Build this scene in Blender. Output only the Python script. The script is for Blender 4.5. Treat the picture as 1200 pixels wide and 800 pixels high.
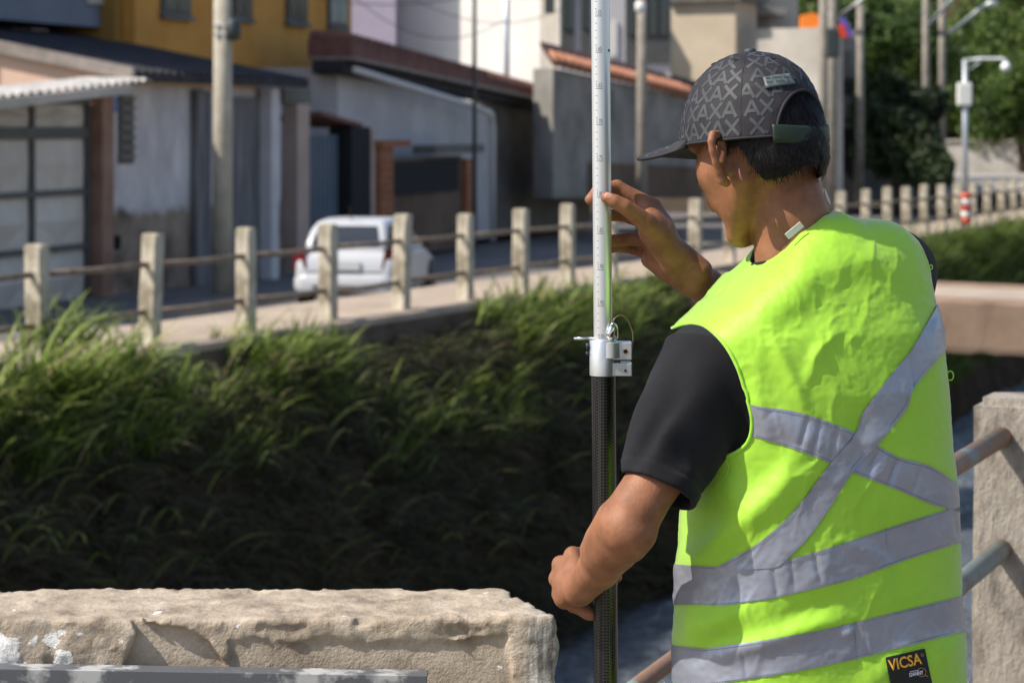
import bpy, bmesh, math, random
import numpy as np
from mathutils import Vector, Matrix
from mathutils.bvhtree import BVHTree

random.seed(7); RNG = np.random.default_rng(11)
for o in list(bpy.data.objects): bpy.data.objects.remove(o)
scene = bpy.context.scene
COL = scene.collection
R = math.radians

# ------------------------------------------------------------------ camera
FPX, HZ, CAMZ = 2833.33, 145.0, 1.6          # focal length in photo pixels, horizon row, eye height
cam_d = bpy.data.cameras.new('camera'); cam = bpy.data.objects.new('camera', cam_d); COL.objects.link(cam)
cam_d.sensor_width = 36; cam_d.lens = 85; cam_d.shift_y = -(400 - HZ) / 1200
cam.location = (0, 0, CAMZ); cam.rotation_euler = (R(90), 0, 0)
cam_d.clip_start = .05; cam_d.clip_end = 3000
cam_d.dof.use_dof = True; cam_d.dof.focus_distance = 3.28; cam_d.dof.aperture_fstop = 9.2
scene.camera = cam

# ------------------------------------------------------------------ light
SUN = Vector((-0.645, -0.215, 0.73)).normalized()       # towards the sun
w = bpy.data.worlds.new('World'); scene.world = w; w.use_nodes = True
nt = w.node_tree; bg = nt.nodes['Background']
sky = nt.nodes.new('ShaderNodeTexSky'); sky.sky_type = 'NISHITA'; sky.sun_disc = False
sky.sun_elevation = math.asin(SUN.z); sky.sun_rotation = math.atan2(SUN.x, SUN.y)
sky.air_density = 1.0; sky.dust_density = 1.5; sky.ozone_density = 1.0
nt.links.new(sky.outputs[0], bg.inputs[0]); bg.inputs[1].default_value = 0.14
sd = bpy.data.lights.new('sun', 'SUN'); sd.energy = 5.0; sd.angle = R(.53); sd.color = (1, .93, .83)
so = bpy.data.objects.new('sun', sd); COL.objects.link(so)
so.rotation_euler = (-SUN).to_track_quat('-Z', 'Y').to_euler(); so.location = (-20, -5, 30)
scene.view_settings.view_transform = 'Standard'; scene.view_settings.look = 'None'
scene.view_settings.gamma = 1; scene.view_settings.exposure = 0.28
scene.render.engine = 'CYCLES'
scene.cycles.use_denoising = True
scene.cycles.max_bounces = 6; scene.cycles.transparent_max_bounces = 6
scene.cycles.sample_clamp_indirect = 6

# ------------------------------------------------------------------ helpers
def P(x, y, D):
    return Vector(((x - 600) / FPX * D, D, CAMZ - (y - HZ) / FPX * D))
def proj(v):
    v = np.asarray(v, dtype=np.float64)
    return 600 + v[:, 0] / v[:, 1] * FPX, HZ + (CAMZ - v[:, 2]) / v[:, 1] * FPX

ORG = {}
def tag(o, label=None, cat=None, group=None, kind=None):
    if label: o['label'] = label
    if cat: o['category'] = cat
    if group: o['group'] = group
    if kind: o['kind'] = kind
    return o
def empty(name, loc):
    o = bpy.data.objects.new(name, None); COL.objects.link(o); o.location = loc
    o.empty_display_size = .1
    ORG[o] = Vector(loc); return o
def mk_mesh(name, V, F):
    me = bpy.data.meshes.new(name)
    V = np.asarray(V, dtype=np.float32)
    if isinstance(F, np.ndarray):
        n, k = F.shape
        me.vertices.add(len(V)); me.vertices.foreach_set('co', V.ravel())
        me.loops.add(n * k); me.loops.foreach_set('vertex_index', F.astype(np.int32).ravel())
        me.polygons.add(n); me.polygons.foreach_set('loop_start', np.arange(0, n * k, k, dtype=np.int32))
        me.update(calc_edges=True); me.validate()
    else:
        me.from_pydata(V.tolist(), [], [tuple(int(i) for i in f) for f in F]); me.update()
    return me
def link(name, me, mat, parent=None, smooth=False):
    o = bpy.data.objects.new(name, me); COL.objects.link(o)
    if mat is not None: me.materials.append(mat)
    if smooth: me.polygons.foreach_set('use_smooth', [True] * len(me.polygons))
    if parent is not None: o.parent = parent
    ORG[o] = ORG[parent] if parent is not None else Vector((0, 0, 0))
    return o
def build(name, V, F, mat, parent=None, smooth=False, origin=None):
    """V in world coordinates; the part is stored relative to its root's origin"""
    V = np.asarray(V, dtype=np.float64)
    if parent is not None: V = V - np.array(ORG[parent])
    elif origin is not None: V = V - np.array(origin)
    o = link(name, mk_mesh(name, V, F), mat, parent, smooth)
    if parent is None and origin is not None: o.location = origin; ORG[o] = Vector(origin)
    return o
def bevel(o, wd=.01, seg=2, ang=40):
    m = o.modifiers.new('bevel', 'BEVEL'); m.width = wd; m.segments = seg; m.limit_method = 'ANGLE'; m.angle_limit = R(ang)
    return o

class MB:
    def __init__(s): s.V = []; s.F = []
    def quad(s, a, b, c, d):
        i = len(s.V); s.V += [tuple(a), tuple(b), tuple(c), tuple(d)]; s.F.append((i, i+1, i+2, i+3)); return s
    def hexa(s, p):         # 8 points: bottom 4 ccw, top 4 ccw
        i = len(s.V); s.V += [tuple(q) for q in p]
        for f in ((0,3,2,1),(4,5,6,7),(0,1,5,4),(1,2,6,5),(2,3,7,6),(3,0,4,7)): s.F.append(tuple(i+k for k in f))
        return s
    def box(s, x0, x1, y0, y1, z0, z1, fr=None):
        p = [(x0,y0,z0),(x1,y0,z0),(x1,y1,z0),(x0,y1,z0),(x0,y0,z1),(x1,y0,z1),(x1,y1,z1),(x0,y1,z1)]
        if fr: p = [fr(*q) for q in p]
        return s.hexa(p)
    def tube(s, pts, r, n=10, cap=True):
        pts = [Vector(p) for p in pts]
        if not hasattr(r, '__len__'): r = [r] * len(pts)
        base = len(s.V); up = None
        for i, p in enumerate(pts):
            t = (pts[min(i+1, len(pts)-1)] - pts[max(i-1, 0)]).normalized()
            if up is None:
                up = Vector((0,0,1)) if abs(t.z) < .9 else Vector((1,0,0))
            a = t.cross(up).normalized(); b = a.cross(t).normalized(); up = b
            for k in range(n):
                an = 2*math.pi*k/n; q = p + (a*math.cos(an) + b*math.sin(an))*r[i]; s.V.append(tuple(q))
        for i in range(len(pts)-1):
            for k in range(n):
                s.F.append((base+i*n+k, base+i*n+(k+1)%n, base+(i+1)*n+(k+1)%n, base+(i+1)*n+k))
        if cap:
            s.F.append(tuple(base+k for k in range(n-1,-1,-1))); e = base+(len(pts)-1)*n
            s.F.append(tuple(e+k for k in range(n)))
        return s
    def lathe(s, base, axis, prof, n=24):
        """prof: list of (radius, height along axis)"""
        ax = Vector(axis).normalized()
        return s.tube([Vector(base)+ax*h for r, h in prof], [r for r, h in prof], n)
    def out(s, name, mat, parent=None, smooth=False, origin=None):
        return build(name, s.V, s.F, mat, parent, smooth, origin)

def sm(o, ang=40):
    me = o.data
    me.polygons.foreach_set('use_smooth', [True]*len(me.polygons))
    try: me.set_sharp_from_angle(angle=R(ang))
    except Exception: pass
    return o

# numpy value noise
def _h(ix, iy, iz):
    n = (ix.astype(np.int64)*374761393 + iy.astype(np.int64)*668265263 + iz.astype(np.int64)*2147483647) & 0xffffffff
    n = ((n ^ (n >> 13)) * 1274126177) & 0xffffffff
    return ((n ^ (n >> 16)) & 0xffff) / 65535.0
def noise3(p):
    p = np.asarray(p, dtype=np.float64); i = np.floor(p).astype(np.int64); f = p - i; f = f*f*f*(f*(f*6-15)+10)
    r = 0
    for dx in (0,1):
        for dy in (0,1):
            for dz in (0,1):
                wgt = (f[...,0] if dx else 1-f[...,0])*(f[...,1] if dy else 1-f[...,1])*(f[...,2] if dz else 1-f[...,2])
                r = r + wgt*_h(i[...,0]+dx, i[...,1]+dy, i[...,2]+dz)
    return r*2-1
def fbm(p, o=4, g=.5):
    p = np.asarray(p, dtype=np.float64); a = 1; s = 0; t = 0
    for k in range(o):
        s = s + a*noise3(p*2**k + 17.3*k); t += a; a *= g
    return s/t

# ------------------------------------------------------------------ materials
MATS = {}
def PM(name, c1, c2=None, scale=4, detail=6, rough=.85, bump=0, bscale=None, bdist=.02, metal=0, spec=.4, c3=None, stretch=None, r2=None, lo=.35, hi=.65):
    m = bpy.data.materials.new(name); m.use_nodes = True; n = m.node_tree.nodes; l = m.node_tree.links
    b = n['Principled BSDF']; b.inputs['Roughness'].default_value = rough; b.inputs['Metallic'].default_value = metal
    b.inputs['Specular IOR Level'].default_value = spec
    b.inputs['Base Color'].default_value = (*c1, 1)
    tc = n.new('ShaderNodeTexCoord'); src = tc.outputs['Object']
    if stretch:
        mp = n.new('ShaderNodeMapping'); mp.inputs['Scale'].default_value = stretch; l.new(src, mp.inputs[0]); src = mp.outputs[0]
    if c2:
        no = n.new('ShaderNodeTexNoise'); no.inputs['Scale'].default_value = scale; no.inputs['Detail'].default_value = detail
        no.inputs['Roughness'].default_value = .62
        l.new(src, no.inputs['Vector'])
        cr = n.new('ShaderNodeValToRGB'); e = cr.color_ramp.elements
        e[0].position = lo; e[0].color = (*c1, 1); e[1].position = hi; e[1].color = (*c2, 1)
        if c3: x = e.new(.5); x.color = (*c3, 1)
        l.new(no.outputs[0], cr.inputs[0]); l.new(cr.outputs[0], b.inputs['Base Color'])
        if r2 is not None:
            mr = n.new('ShaderNodeMapRange'); mr.inputs[3].default_value = rough; mr.inputs[4].default_value = r2
            l.new(no.outputs[0], mr.inputs[0]); l.new(mr.outputs[0], b.inputs['Roughness'])
    if bump:
        nb = n.new('ShaderNodeTexNoise'); nb.inputs['Scale'].default_value = bscale or scale*6; nb.inputs['Detail'].default_value = 8
        nb.inputs['Roughness'].default_value = .65
        l.new(src, nb.inputs['Vector'])
        bp = n.new('ShaderNodeBump'); bp.inputs['Strength'].default_value = bump; bp.inputs['Distance'].default_value = bdist
        l.new(nb.outputs[0], bp.inputs['Height']); l.new(bp.outputs[0], b.inputs['Normal'])
    MATS[name] = m
    return m
def nodes_of(m): return m.node_tree.nodes, m.node_tree.links, m.node_tree.nodes['Principled BSDF']

# text outlines are made first, while the scene is empty
def text_mesh(txt, bold=0.0, shear=0.0, res=3):
    cu = bpy.data.curves.new('t', 'FONT'); cu.body = txt; cu.size = 1; cu.offset = bold; cu.shear = shear; cu.resolution_u = res
    cu.align_x = 'LEFT'
    o = bpy.data.objects.new('t', cu); COL.objects.link(o)
    dg = bpy.context.evaluated_depsgraph_get()
    me = bpy.data.meshes.new_from_object(o.evaluated_get(dg))
    V = np.array([v.co[:] for v in me.vertices]); F = [tuple(p.vertices) for p in me.polygons]
    bpy.data.objects.remove(o); bpy.data.curves.remove(cu); bpy.data.meshes.remove(me)
    V[:, 0] -= V[:, 0].min(); V[:, 1] -= V[:, 1].min()
    return V, F
TXT = {}
for k in ['1.50','1.55','1.60','1.65','1.70','1.75','1.80','1.85','1.90','1.95','2.00']: TXT[k] = text_mesh(k)
TXT['VICSA'] = text_mesh('VICSA', .022, .06); TXT['DANNY'] = text_mesh('DANNY', .03, .05);
TXT['AX'] = text_mesh('AX'); TXT['R'] = text_mesh('R')

# ------------------------------------------------------------------ signed distance meshing (sparse surface nets)
def smin(a, b, k):
    h = np.clip(.5 + .5*(b-a)/k, 0, 1); return b + (a-b)*h - k*h*(1-h)
def smax(a, b, k): return -smin(-a, -b, k)
def d_seg(p, a, b, r0, r1):
    ba = b-a; t = np.clip(((p-a)@ba)/max(ba@ba, 1e-9), 0, 1)
    q = p - a - t[:, None]*ba
    return np.sqrt((q*q).sum(1)) - (r0 + (r1-r0)*t)
def d_ell(p, c, M, s):
    q = (p-c)@M.T; k0 = np.sqrt(((q/s)**2).sum(1)); k1 = np.sqrt(((q/(s*s))**2).sum(1))
    return k0*(k0-1)/np.maximum(k1, 1e-6)
class Sdf:
    def __init__(s): s.pr = []
    def seg(s, a, b, r0, r1, k=.01): s.pr.append(('s', np.array(a, float), np.array(b, float), r0, r1, k)); return s
    def chain(s, pts, rs, k=.01, kj=None):
        for i in range(len(pts)-1): s.seg(pts[i], pts[i+1], rs[i], rs[i+1], k if i == 0 or kj is None else kj)
        return s
    def ell(s, c, M, sz, k=.01): s.pr.append(('e', np.array(c, float), np.array(M, float), np.array(sz, float), 0, k)); return s
    def ball(s, c, r, k=.01): return s.seg(c, Vector(c)+Vector((0,0,1e-4)), r, r, k)
    def one(s, q, p):
        return d_seg(p, q[1], q[2], q[3], q[4]) if q[0] == 's' else d_ell(p, q[1], q[2], q[3])
    def __call__(s, p, cull=None):
        d = None
        for i, q in enumerate(s.pr):
            if cull is not None and not cull[i]: continue
            e = s.one(q, p); d = e if d is None else smin(d, e, q[5])
        if d is None: d = np.full(len(p), 1.0)
        return d
    def cullfor(s, c, rad):
        c = c[None, :]
        return [bool(s.one(q, c)[0] < rad + .04) for q in s.pr]
    def bounds(s):
        lo = np.full(3, 1e9); hi = -lo
        for q in s.pr:
            pts = [q[1], q[2]] if q[0] == 's' else [q[1]]
            r = max(q[3], q[4]) if q[0] == 's' else q[3].max()
            for x in pts: lo = np.minimum(lo, x-r); hi = np.maximum(hi, x+r)
        return lo-.02, hi+.02
def surface_nets(f, lo, hi, vox, B=24, lip=1.3, cullfor=None):
    lo = np.asarray(lo, float); hi = np.asarray(hi, float)
    nb = np.ceil((hi-lo)/(vox*B)).astype(int); N = (nb*B+2).astype(np.int64)
    c = np.stack(np.meshgrid(*[np.arange(n) for n in nb], indexing='ij'), -1).reshape(-1, 3)
    ctr = lo + (c+.5)*B*vox; rad = B*vox*.5*math.sqrt(3)
    act = np.abs(f(ctr)) < rad*lip + .012
    g = np.arange(B+1); G = np.stack(np.meshgrid(g, g, g, indexing='ij'), -1)
    cid = lambda ijk: (ijk[..., 0]*N[1] + ijk[..., 1])*N[2] + ijk[..., 2]
    VV, ID, QD = [], [], []
    off = np.array([(i,j,k) for i in (0,1) for j in (0,1) for k in (0,1)])
    for b, cc in zip(c[act], ctr[act]):
        gi = G + b*B; pts = lo + gi.reshape(-1, 3)*vox
        d = (f(pts, cullfor(cc, rad)) if cullfor else f(pts)).reshape(B+1, B+1, B+1)
        s = d < 0
        if s.all() or not s.any(): continue
        acc = np.zeros((B, B, B, 3)); cnt = np.zeros((B, B, B))
        for ax in range(3):
            sl0 = [slice(None)]*3; sl1 = [slice(None)]*3; sl0[ax] = slice(0, -1); sl1[ax] = slice(1, None)
            d0, d1 = d[tuple(sl0)], d[tuple(sl1)]; ch = (d0 < 0) != (d1 < 0)
            I = np.argwhere(ch)
            if not len(I): continue
            t = d0[ch]/(d0[ch]-d1[ch]); pos = I.astype(float); pos[:, ax] += t
            o1, o2 = [a for a in range(3) if a != ax]
            for da in (0, -1):
                for db in (0, -1):
                    J = I.copy(); J[:, o1] += da; J[:, o2] += db
                    ok = ((J >= 0) & (J < B)).all(1)
                    np.add.at(acc, tuple(J[ok].T), pos[ok]); np.add.at(cnt, tuple(J[ok].T), 1)
            own = (I < B).all(1); Io = I[own]; sg = (d0[ch] < 0)[own]
            q = []
            for da, db in ((0,0),(-1,0),(-1,-1),(0,-1)):
                J = Io + b*B; J[:, o1] += da; J[:, o2] += db; q.append(cid(J))
            q = np.stack(q, 1); flip = sg if ax != 1 else ~sg
            q[flip] = q[flip][:, ::-1]
            QD.append(q)
        m = cnt > 0; I = np.argwhere(m)
        VV.append(lo + (acc[m]/cnt[m][:, None] + b*B)*vox); ID.append(cid(I + b*B))
    V = np.concatenate(VV); ID = np.concatenate(ID); Q = np.concatenate(QD)
    # boundary cells counted by two blocks never overlap: each cell belongs to one block
    o = np.argsort(ID); ids = ID[o]; k = np.searchsorted(ids, Q); k = np.clip(k, 0, len(ids)-1)
    ok = (ids[k] == Q).all(1); F = o[k[ok]]
    F = F[:, ::-1]
    return V, F
def smooth_verts(V, F, it=2, lam=.5):
    E = np.concatenate([F[:, [0,1]], F[:, [1,2]], F[:, [2,3]], F[:, [3,0]]]); E = np.concatenate([E, E[:, ::-1]])
    cnt = np.bincount(E[:, 0], minlength=len(V)).astype(float); cnt[cnt == 0] = 1
    for _ in range(it):
        for lm in (lam, -lam*1.03):
            s = np.stack([np.bincount(E[:, 0], V[E[:, 1], a], minlength=len(V)) for a in range(3)], 1)/cnt[:, None]
            V = V + lm*(s-V)
    return V
def normals(V, F):
    n = np.zeros_like(V); fn = np.cross(V[F[:, 2]]-V[F[:, 0]], V[F[:, 3]]-V[F[:, 1]])
    for k in range(4):
        for a in range(3): n[:, a] += np.bincount(F[:, k], fn[:, a], minlength=len(V))
    return n/np.maximum(np.linalg.norm(n, axis=1, keepdims=True), 1e-12)
def clip_mesh(V, F, fld):
    """keep where fld < 0; F list/array of polygons. returns V, F(list)"""
    V = np.asarray(V); neg = fld < 0
    keep = []; extra = []; cut = {}
    FA = F if isinstance(F, list) else F.tolist()
    for f in FA:
        m = [neg[i] for i in f]
        if all(m): keep.append(f); continue
        if not any(m): continue
        g = []
        for a in range(len(f)):
            i, j = f[a], f[(a+1) % len(f)]
            if neg[i]: g.append(i)
            if neg[i] != neg[j]:
                key = (i, j) if i < j else (j, i)
                if key not in cut:
                    t = fld[key[0]]/(fld[key[0]]-fld[key[1]]); cut[key] = len(V)+len(extra)
                    extra.append(V[key[0]] + t*(V[key[1]]-V[key[0]]))
                g.append(cut[key])
        if len(g) >= 3: keep.append(g)
    W = np.concatenate([V, np.array(extra)]) if extra else V
    used = np.zeros(len(W), bool)
    for f in keep:
        for i in f: used[i] = True
    mp = np.cumsum(used)-1
    return W[used], [[int(mp[i]) for i in f] for f in keep]
def poly_sdf(px, py, poly):
    """signed distance (negative inside) of points to a polygon, in pixels"""
    poly = np.asarray(poly, float); n = len(poly); d = np.full(len(px), 1e18); ins = np.zeros(len(px), bool)
    for i in range(n):
        a = poly[i]; b = poly[(i+1) % n]; e = b-a
        wx = px-a[0]; wy = py-a[1]; t = np.clip((wx*e[0]+wy*e[1])/(e@e+1e-9), 0, 1)
        d = np.minimum(d, (wx-t*e[0])**2+(wy-t*e[1])**2)
        c = ((a[1] > py) != (b[1] > py)) & (px < (b[0]-a[0])*(py-a[1])/(b[1]-a[1]+1e-12)+a[0])
        ins ^= c
    d = np.sqrt(d); return np.where(ins, -d, d)
def curve_pts(pts, n=40):
    """Catmull-Rom through points"""
    p = np.array([pts[0]]+list(pts)+[pts[-1]], float); out = []
    for i in range(1, len(p)-2):
        for t in np.linspace(0, 1, n, endpoint=(i == len(p)-3)):
            a, b, c, d = p[i-1], p[i], p[i+1], p[i+2]
            out.append(.5*((2*b)+(c-a)*t+(2*a-5*b+4*c-d)*t*t+(-a+3*b-3*c+d)*t**3))
    return np.array(out)
# ================================================================== THE SETTING
M = {}
M['ground'] = PM('dry_earth', (.16,.13,.10), (.24,.20,.15), scale=1.5, bump=.6, bscale=12, rough=.95)
M['pavement'] = PM('dusty_concrete_pavement', (.32,.255,.195), (.44,.355,.28), scale=1.3, bump=.4, bscale=20, rough=.95)
M['asphalt'] = PM('grey_asphalt', (.11,.105,.105), (.17,.16,.155), scale=1.2, bump=.3, bscale=60, rough=.9)
M['soil'] = PM('dark_soil', (.045,.033,.022), (.105,.074,.048), scale=2.2, bump=1, bscale=9, bdist=.1, rough=1, spec=.1)
M['retain'] = PM('stained_retaining_concrete', (.075,.052,.038), (.15,.108,.08), scale=2, bump=.6, bscale=14, rough=.95)
M['beam'] = PM('tan_bridge_concrete', (.185,.125,.085), (.27,.19,.135), scale=1.1, detail=9, bump=.5, bscale=10, rough=.95)
M['post'] = PM('weathered_post_concrete', (.27,.235,.17), (.62,.56,.45), scale=5, detail=10, bump=.9, bscale=22, bdist=.03, rough=.95, c3=(.47,.42,.325), stretch=(1,1,.5), lo=.40, hi=.60)
M['post_near'] = PM('lichen_stained_post_concrete', (.15,.13,.105), (.40,.36,.30), scale=11, detail=12, bump=1, bscale=60, bdist=.012, rough=.95, c3=(.34,.30,.25), stretch=(1,1,.45))
M['rust'] = PM('rusty_pipe', (.13,.085,.055), (.30,.20,.13), scale=7, detail=8, rough=.75, bump=.4, bscale=40, bdist=.005, c3=(.20,.16,.12))

# line of the far fence, with the level of the pavement along it
FL = np.array([(-16.0,1.0,-.78),(-8.0,17.5,-.78),(-3.9,26,-.78),(.72,35.8,-.80),(3.3,42.6,-.92),(10.2,60,-1.13),(14.4,70,-1.2),(27,100,-1.35),(110,290,-1.6)])
def fl_pt(D):
    return Vector((float(np.interp(D, FL[:,1], FL[:,0])), D, float(np.interp(D, FL[:,1], FL[:,2]))))
def fl_n():                                     # normals towards the river (right)
    t = np.gradient(FL[:, :2], axis=0); t /= np.linalg.norm(t, axis=1, keepdims=True)
    return np.stack([t[:, 1], -t[:, 0]], 1)
FN = fl_n()
def ribbon(name, prof, mat, kind='structure', parent=None, sub=6):
    """prof: list of (offset towards the river, height above the pavement or ('abs', z))"""
    s = np.linspace(0, len(FL)-1, (len(FL)-1)*sub+1); idx = np.arange(len(FL))
    C = np.stack([np.interp(s, idx, FL[:, a]) for a in range(3)], 1); Nn = np.stack([np.interp(s, idx, FN[:, a]) for a in range(2)], 1)
    V = []; F = []
    m = len(prof)
    for c, n in zip(C, Nn):
        for o, z in prof:
            zz = z[1] if isinstance(z, tuple) else c[2]+z
            V.append((c[0]+n[0]*o, c[1]+n[1]*o, zz))
    for i in range(len(C)-1):
        for j in range(m-1): F.append((i*m+j, (i+1)*m+j, (i+1)*m+j+1, i*m+j+1))
    o = build(name, V, F, mat, parent)
    if kind and parent is None: o['kind'] = kind
    return o
RIV = -4.9
ribbon('ground', [(-420,('abs',-1.62)), (-14,('abs',-1.62)), (.2,('abs',-1.75)), (.34,-.30), (.8,-.75), (1.5,-2.3), (2.3,('abs',RIV-.15)), (4,('abs',RIV-1.2)), (600,('abs',RIV-1.2))], M['soil'])
ribbon('pavement', [(-1.75,-.42), (-1.75,-.02), (-1.7,0), (.28,0), (.32,-.02), (.32,-.10)], M['pavement'])
ribbon('retaining_wall_top', [(.31,-.104), (.312,-.104), (.312,-1.0), (.1,-1.0)], M['retain'])
ribbon('road', [(-16,-.36), (-1.752,-.36)], M['asphalt'])

# river
wm = PM('river_water', (.12,.14,.165), rough=.16, spec=.5)
n, l, b = nodes_of(wm)
tc = n.new('ShaderNodeTexCoord'); mp = n.new('ShaderNodeMapping'); mp.inputs['Scale'].default_value = (1.0, .45, 1); mp.inputs['Rotation'].default_value = (0,0,R(-20))
l.new(tc.outputs['Object'], mp.inputs[0])
n1 = n.new('ShaderNodeTexNoise'); n1.inputs['Scale'].default_value = 7; n1.inputs['Detail'].default_value = 5; n1.inputs['Roughness'].default_value = .6; n1.inputs['Distortion'].default_value = .6
l.new(mp.outputs[0], n1.inputs['Vector'])
bp = n.new('ShaderNodeBump'); bp.inputs['Strength'].default_value = 1; bp.inputs['Distance'].default_value = .22
l.new(n1.outputs[0], bp.inputs['Height']); l.new(bp.outputs[0], b.inputs['Normal'])
Ds = np.concatenate([np.linspace(2,16,30), np.linspace(16.2,62,420), np.linspace(63,150,90)]); Os = np.concatenate([np.linspace(1.6,13,84), np.linspace(14,60,24)])
Wv = np.zeros((len(Ds), len(Os), 3))
for i, D_ in enumerate(Ds):
    c_ = fl_pt(D_); nn_ = np.array([np.interp(D_, FL[:,1], FN[:,0]), np.interp(D_, FL[:,1], FN[:,1])])
    Wv[i,:,0] = c_.x+nn_[0]*Os; Wv[i,:,1] = c_.y+nn_[1]*Os
q_ = np.stack([Wv[...,0], Wv[...,1]*.7, np.zeros(Wv.shape[:2])], -1)
Wv[...,2] = RIV + fbm(q_*1.5, 2)*.10 + (1-np.abs(fbm(q_*3.4+7, 2)))**2*.07
nD, nO = len(Ds), len(Os); ii, jj = np.meshgrid(np.arange(nD-1), np.arange(nO-1), indexing='ij'); k0 = (ii*nO+jj).ravel()
o = link('river_water', mk_mesh('river_water', Wv.reshape(-1,3), np.stack([k0, k0+nO, k0+nO+1, k0+1], 1)), wm, None, True); o['kind'] = 'structure'

# near bank: level ground whose edge follows the parapet and then the near railing
DIRF = Vector((.385,.923,0)); NRF = Vector((.923,-.385,0))
def nr(t, o=0): return Vector((1.09,5.3,0)) + DIRF*t + NRF*o      # along the near railing
nb = MB()
edge = [(-60,3.80),(.02,3.62),(.10,3.55)] + [tuple(nr(t,-.34)[:2]) for t in (-2.2,0,4,20,80,300)]
poly = edge + [(400,200),(400,-60),(-60,-60)]
k = len(poly)
V = [(x,y,0) for x,y in poly] + [(x,y,-6.2) for x,y in poly]
F = [tuple(range(k-1,-1,-1))] + [(i,(i+1)%k,(i+1)%k+k,i+k) for i in range(len(edge)-1)]
build('near_bank', V, F, M['ground'])['kind'] = 'structure'

# bridge deck over the river
tb = empty('concrete_bridge', fl_pt(39.5))
def brf(t, a, z):       # t across the river, a along it
    c = Vector((1.75,39.2,0)) + NRF*t + DIRF*a; return (c.x, c.y, z - .018*t)
m = MB()
nseg = 80; ev = []
for i in range(nseg+1):
    t = -.2+i*.21; w_ = random.gauss(0,.012); ev += [brf(t,.35,-1.80+w_),brf(t,0,-1.80+w_),brf(t,-.02,-1.72),brf(t,random.gauss(0,.012),-1.05+random.gauss(0,.01)),brf(t,.05,-.99+random.gauss(0,.012)),brf(t,.35,-.985)]
m.V = ev; m.F = [(i*6+j,(i+1)*6+j,(i+1)*6+j+1,i*6+j+1) for i in range(nseg) for j in range(5)]+[(5,4,3,2,1,0)]
o = m.out('edge_beam', M['beam'], tb)
m = MB(); m.box(-1.9,16.6,.352,3.4,-1.5,-1.04, brf); m.out('deck', M['pavement'], tb)
m = MB(); m.box(-.2,16.6,3.402,3.75,-1.8,-.99, brf); bevel(m.out('edge_beam', M['beam'], tb), .03)
m = MB(); m.box(-.9,.5,-.3,3.6,-5.2,-1.83, brf); m.out('abutment', M['retain'], tb)
m = MB(); m.box(12.0,14.0,-.3,3.6,-5.9,-1.95, brf); m.out('abutment', M['retain'], tb)
tag(tb, 'tan concrete bridge beam crossing the river behind the man', 'bridge')

# ------------------------------------------------------------------ far fence
PXS = [-95,45,175,288,385,470,545,610,665,716,766,814,855,893,927,957,985,1015,1040,1063,1083,1104,1122,1140,1157,1173,1188,1202]
def fence_D(x):
    lo, hi = 15.0, 200.0
    for _ in range(50):
        mid = (lo+hi)/2; q = fl_pt(mid)
        if 600+q.x/q.y*FPX < x: lo = mid
        else: hi = mid
    return lo
fps = [fl_pt(fence_D(x)) for x in PXS]
fence = empty('concrete_post_fence', fps[1])
def post_mesh(seed, h=1.2, wx=.205, wy=.17, mt='post'):
    rg = np.random.default_rng(seed); bm = bmesh.new(); bmesh.ops.create_cube(bm, size=1)
    bmesh.ops.scale(bm, vec=(wx, wy, h+.25), verts=bm.verts); bmesh.ops.translate(bm, vec=(0,0,(h+.25)/2-.25), verts=bm.verts)
    bmesh.ops.bevel(bm, geom=bm.edges[:], offset=.018, segments=2, affect='EDGES')
    bmesh.ops.subdivide_edges(bm, edges=[e for e in bm.edges if e.calc_length() > .5], cuts=7, use_grid_fill=True)
    co = np.array([v.co[:] for v in bm.verts]); d = fbm(co*5+seed*9.1, 3)
    for v, k in zip(bm.verts, d): v.co.x += k*.010; v.co.y += k*.010; v.co.z += k*.012
    me = bpy.data.meshes.new('post'); bm.to_mesh(me); bm.free(); me.materials.append(M[mt])
    return me
PM4 = [post_mesh(s) for s in range(5)]
for i, q in enumerate(fps):
    o = bpy.data.objects.new('post', PM4[i % 5]); COL.objects.link(o); o.parent = fence
    o.location = q - ORG[fence]; t = (fps[min(i+1,len(fps)-1)]-fps[max(i-1,0)])
    o.rotation_euler = (random.gauss(0,.018), random.gauss(0,.018), -math.atan2(t.x, t.y)+random.gauss(0,.03)); ORG[o] = ORG[fence]
    o.scale = (random.uniform(.94,1.06),random.uniform(.94,1.06),random.uniform(.97,1.02))
for i in range(len(fps)-1):
    a, c = fps[i], fps[i+1]
    for h in (.87,.36):
        mm = MB(); off = Vector((random.gauss(0,.01),random.gauss(0,.01),h+random.gauss(0,.008)))
        mid = (a+c)/2 + Vector((0,0,-.012)); mm.tube([a+off, mid+off, c+off], .032, 8); mm.out('rail', M['rust'], fence, True)
tag(fence, 'long row of square concrete posts with two rusty pipe rails along the far pavement', 'fence')

# ------------------------------------------------------------------ near railing at the right
nrl = empty('concrete_post_railing', nr(0))
o = bpy.data.objects.new('post', post_mesh(21, 1.0, .21, .18, 'post_near')); COL.objects.link(o); o.parent = nrl; o.rotation_euler = (0,0,-R(22.6)); ORG[o] = ORG[nrl]
o.location = Vector((.045,.02,0))
o = bpy.data.objects.new('post', post_mesh(22, 1.0, .21, .18, 'post_near')); COL.objects.link(o); o.parent = nrl; o.rotation_euler = (0,0,-R(22.6)); ORG[o] = ORG[nrl]
o.location = DIRF*1.9 + Vector((.045,.02,0))
M['rust2'] = PM('rusty_pipe_with_old_green_paint', (.24,.135,.08), (.19,.235,.21), scale=9, detail=7, rough=.6, bump=.5, bscale=90, bdist=.003, c3=(.19,.12,.08), lo=.40, hi=.56)
M['green_pipe'] = PM('worn_grey_green_pipe', (.20,.235,.215), (.17,.105,.07), scale=8, detail=8, rough=.6, bump=.4, bscale=90, bdist=.003, lo=.50, hi=.62)
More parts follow.
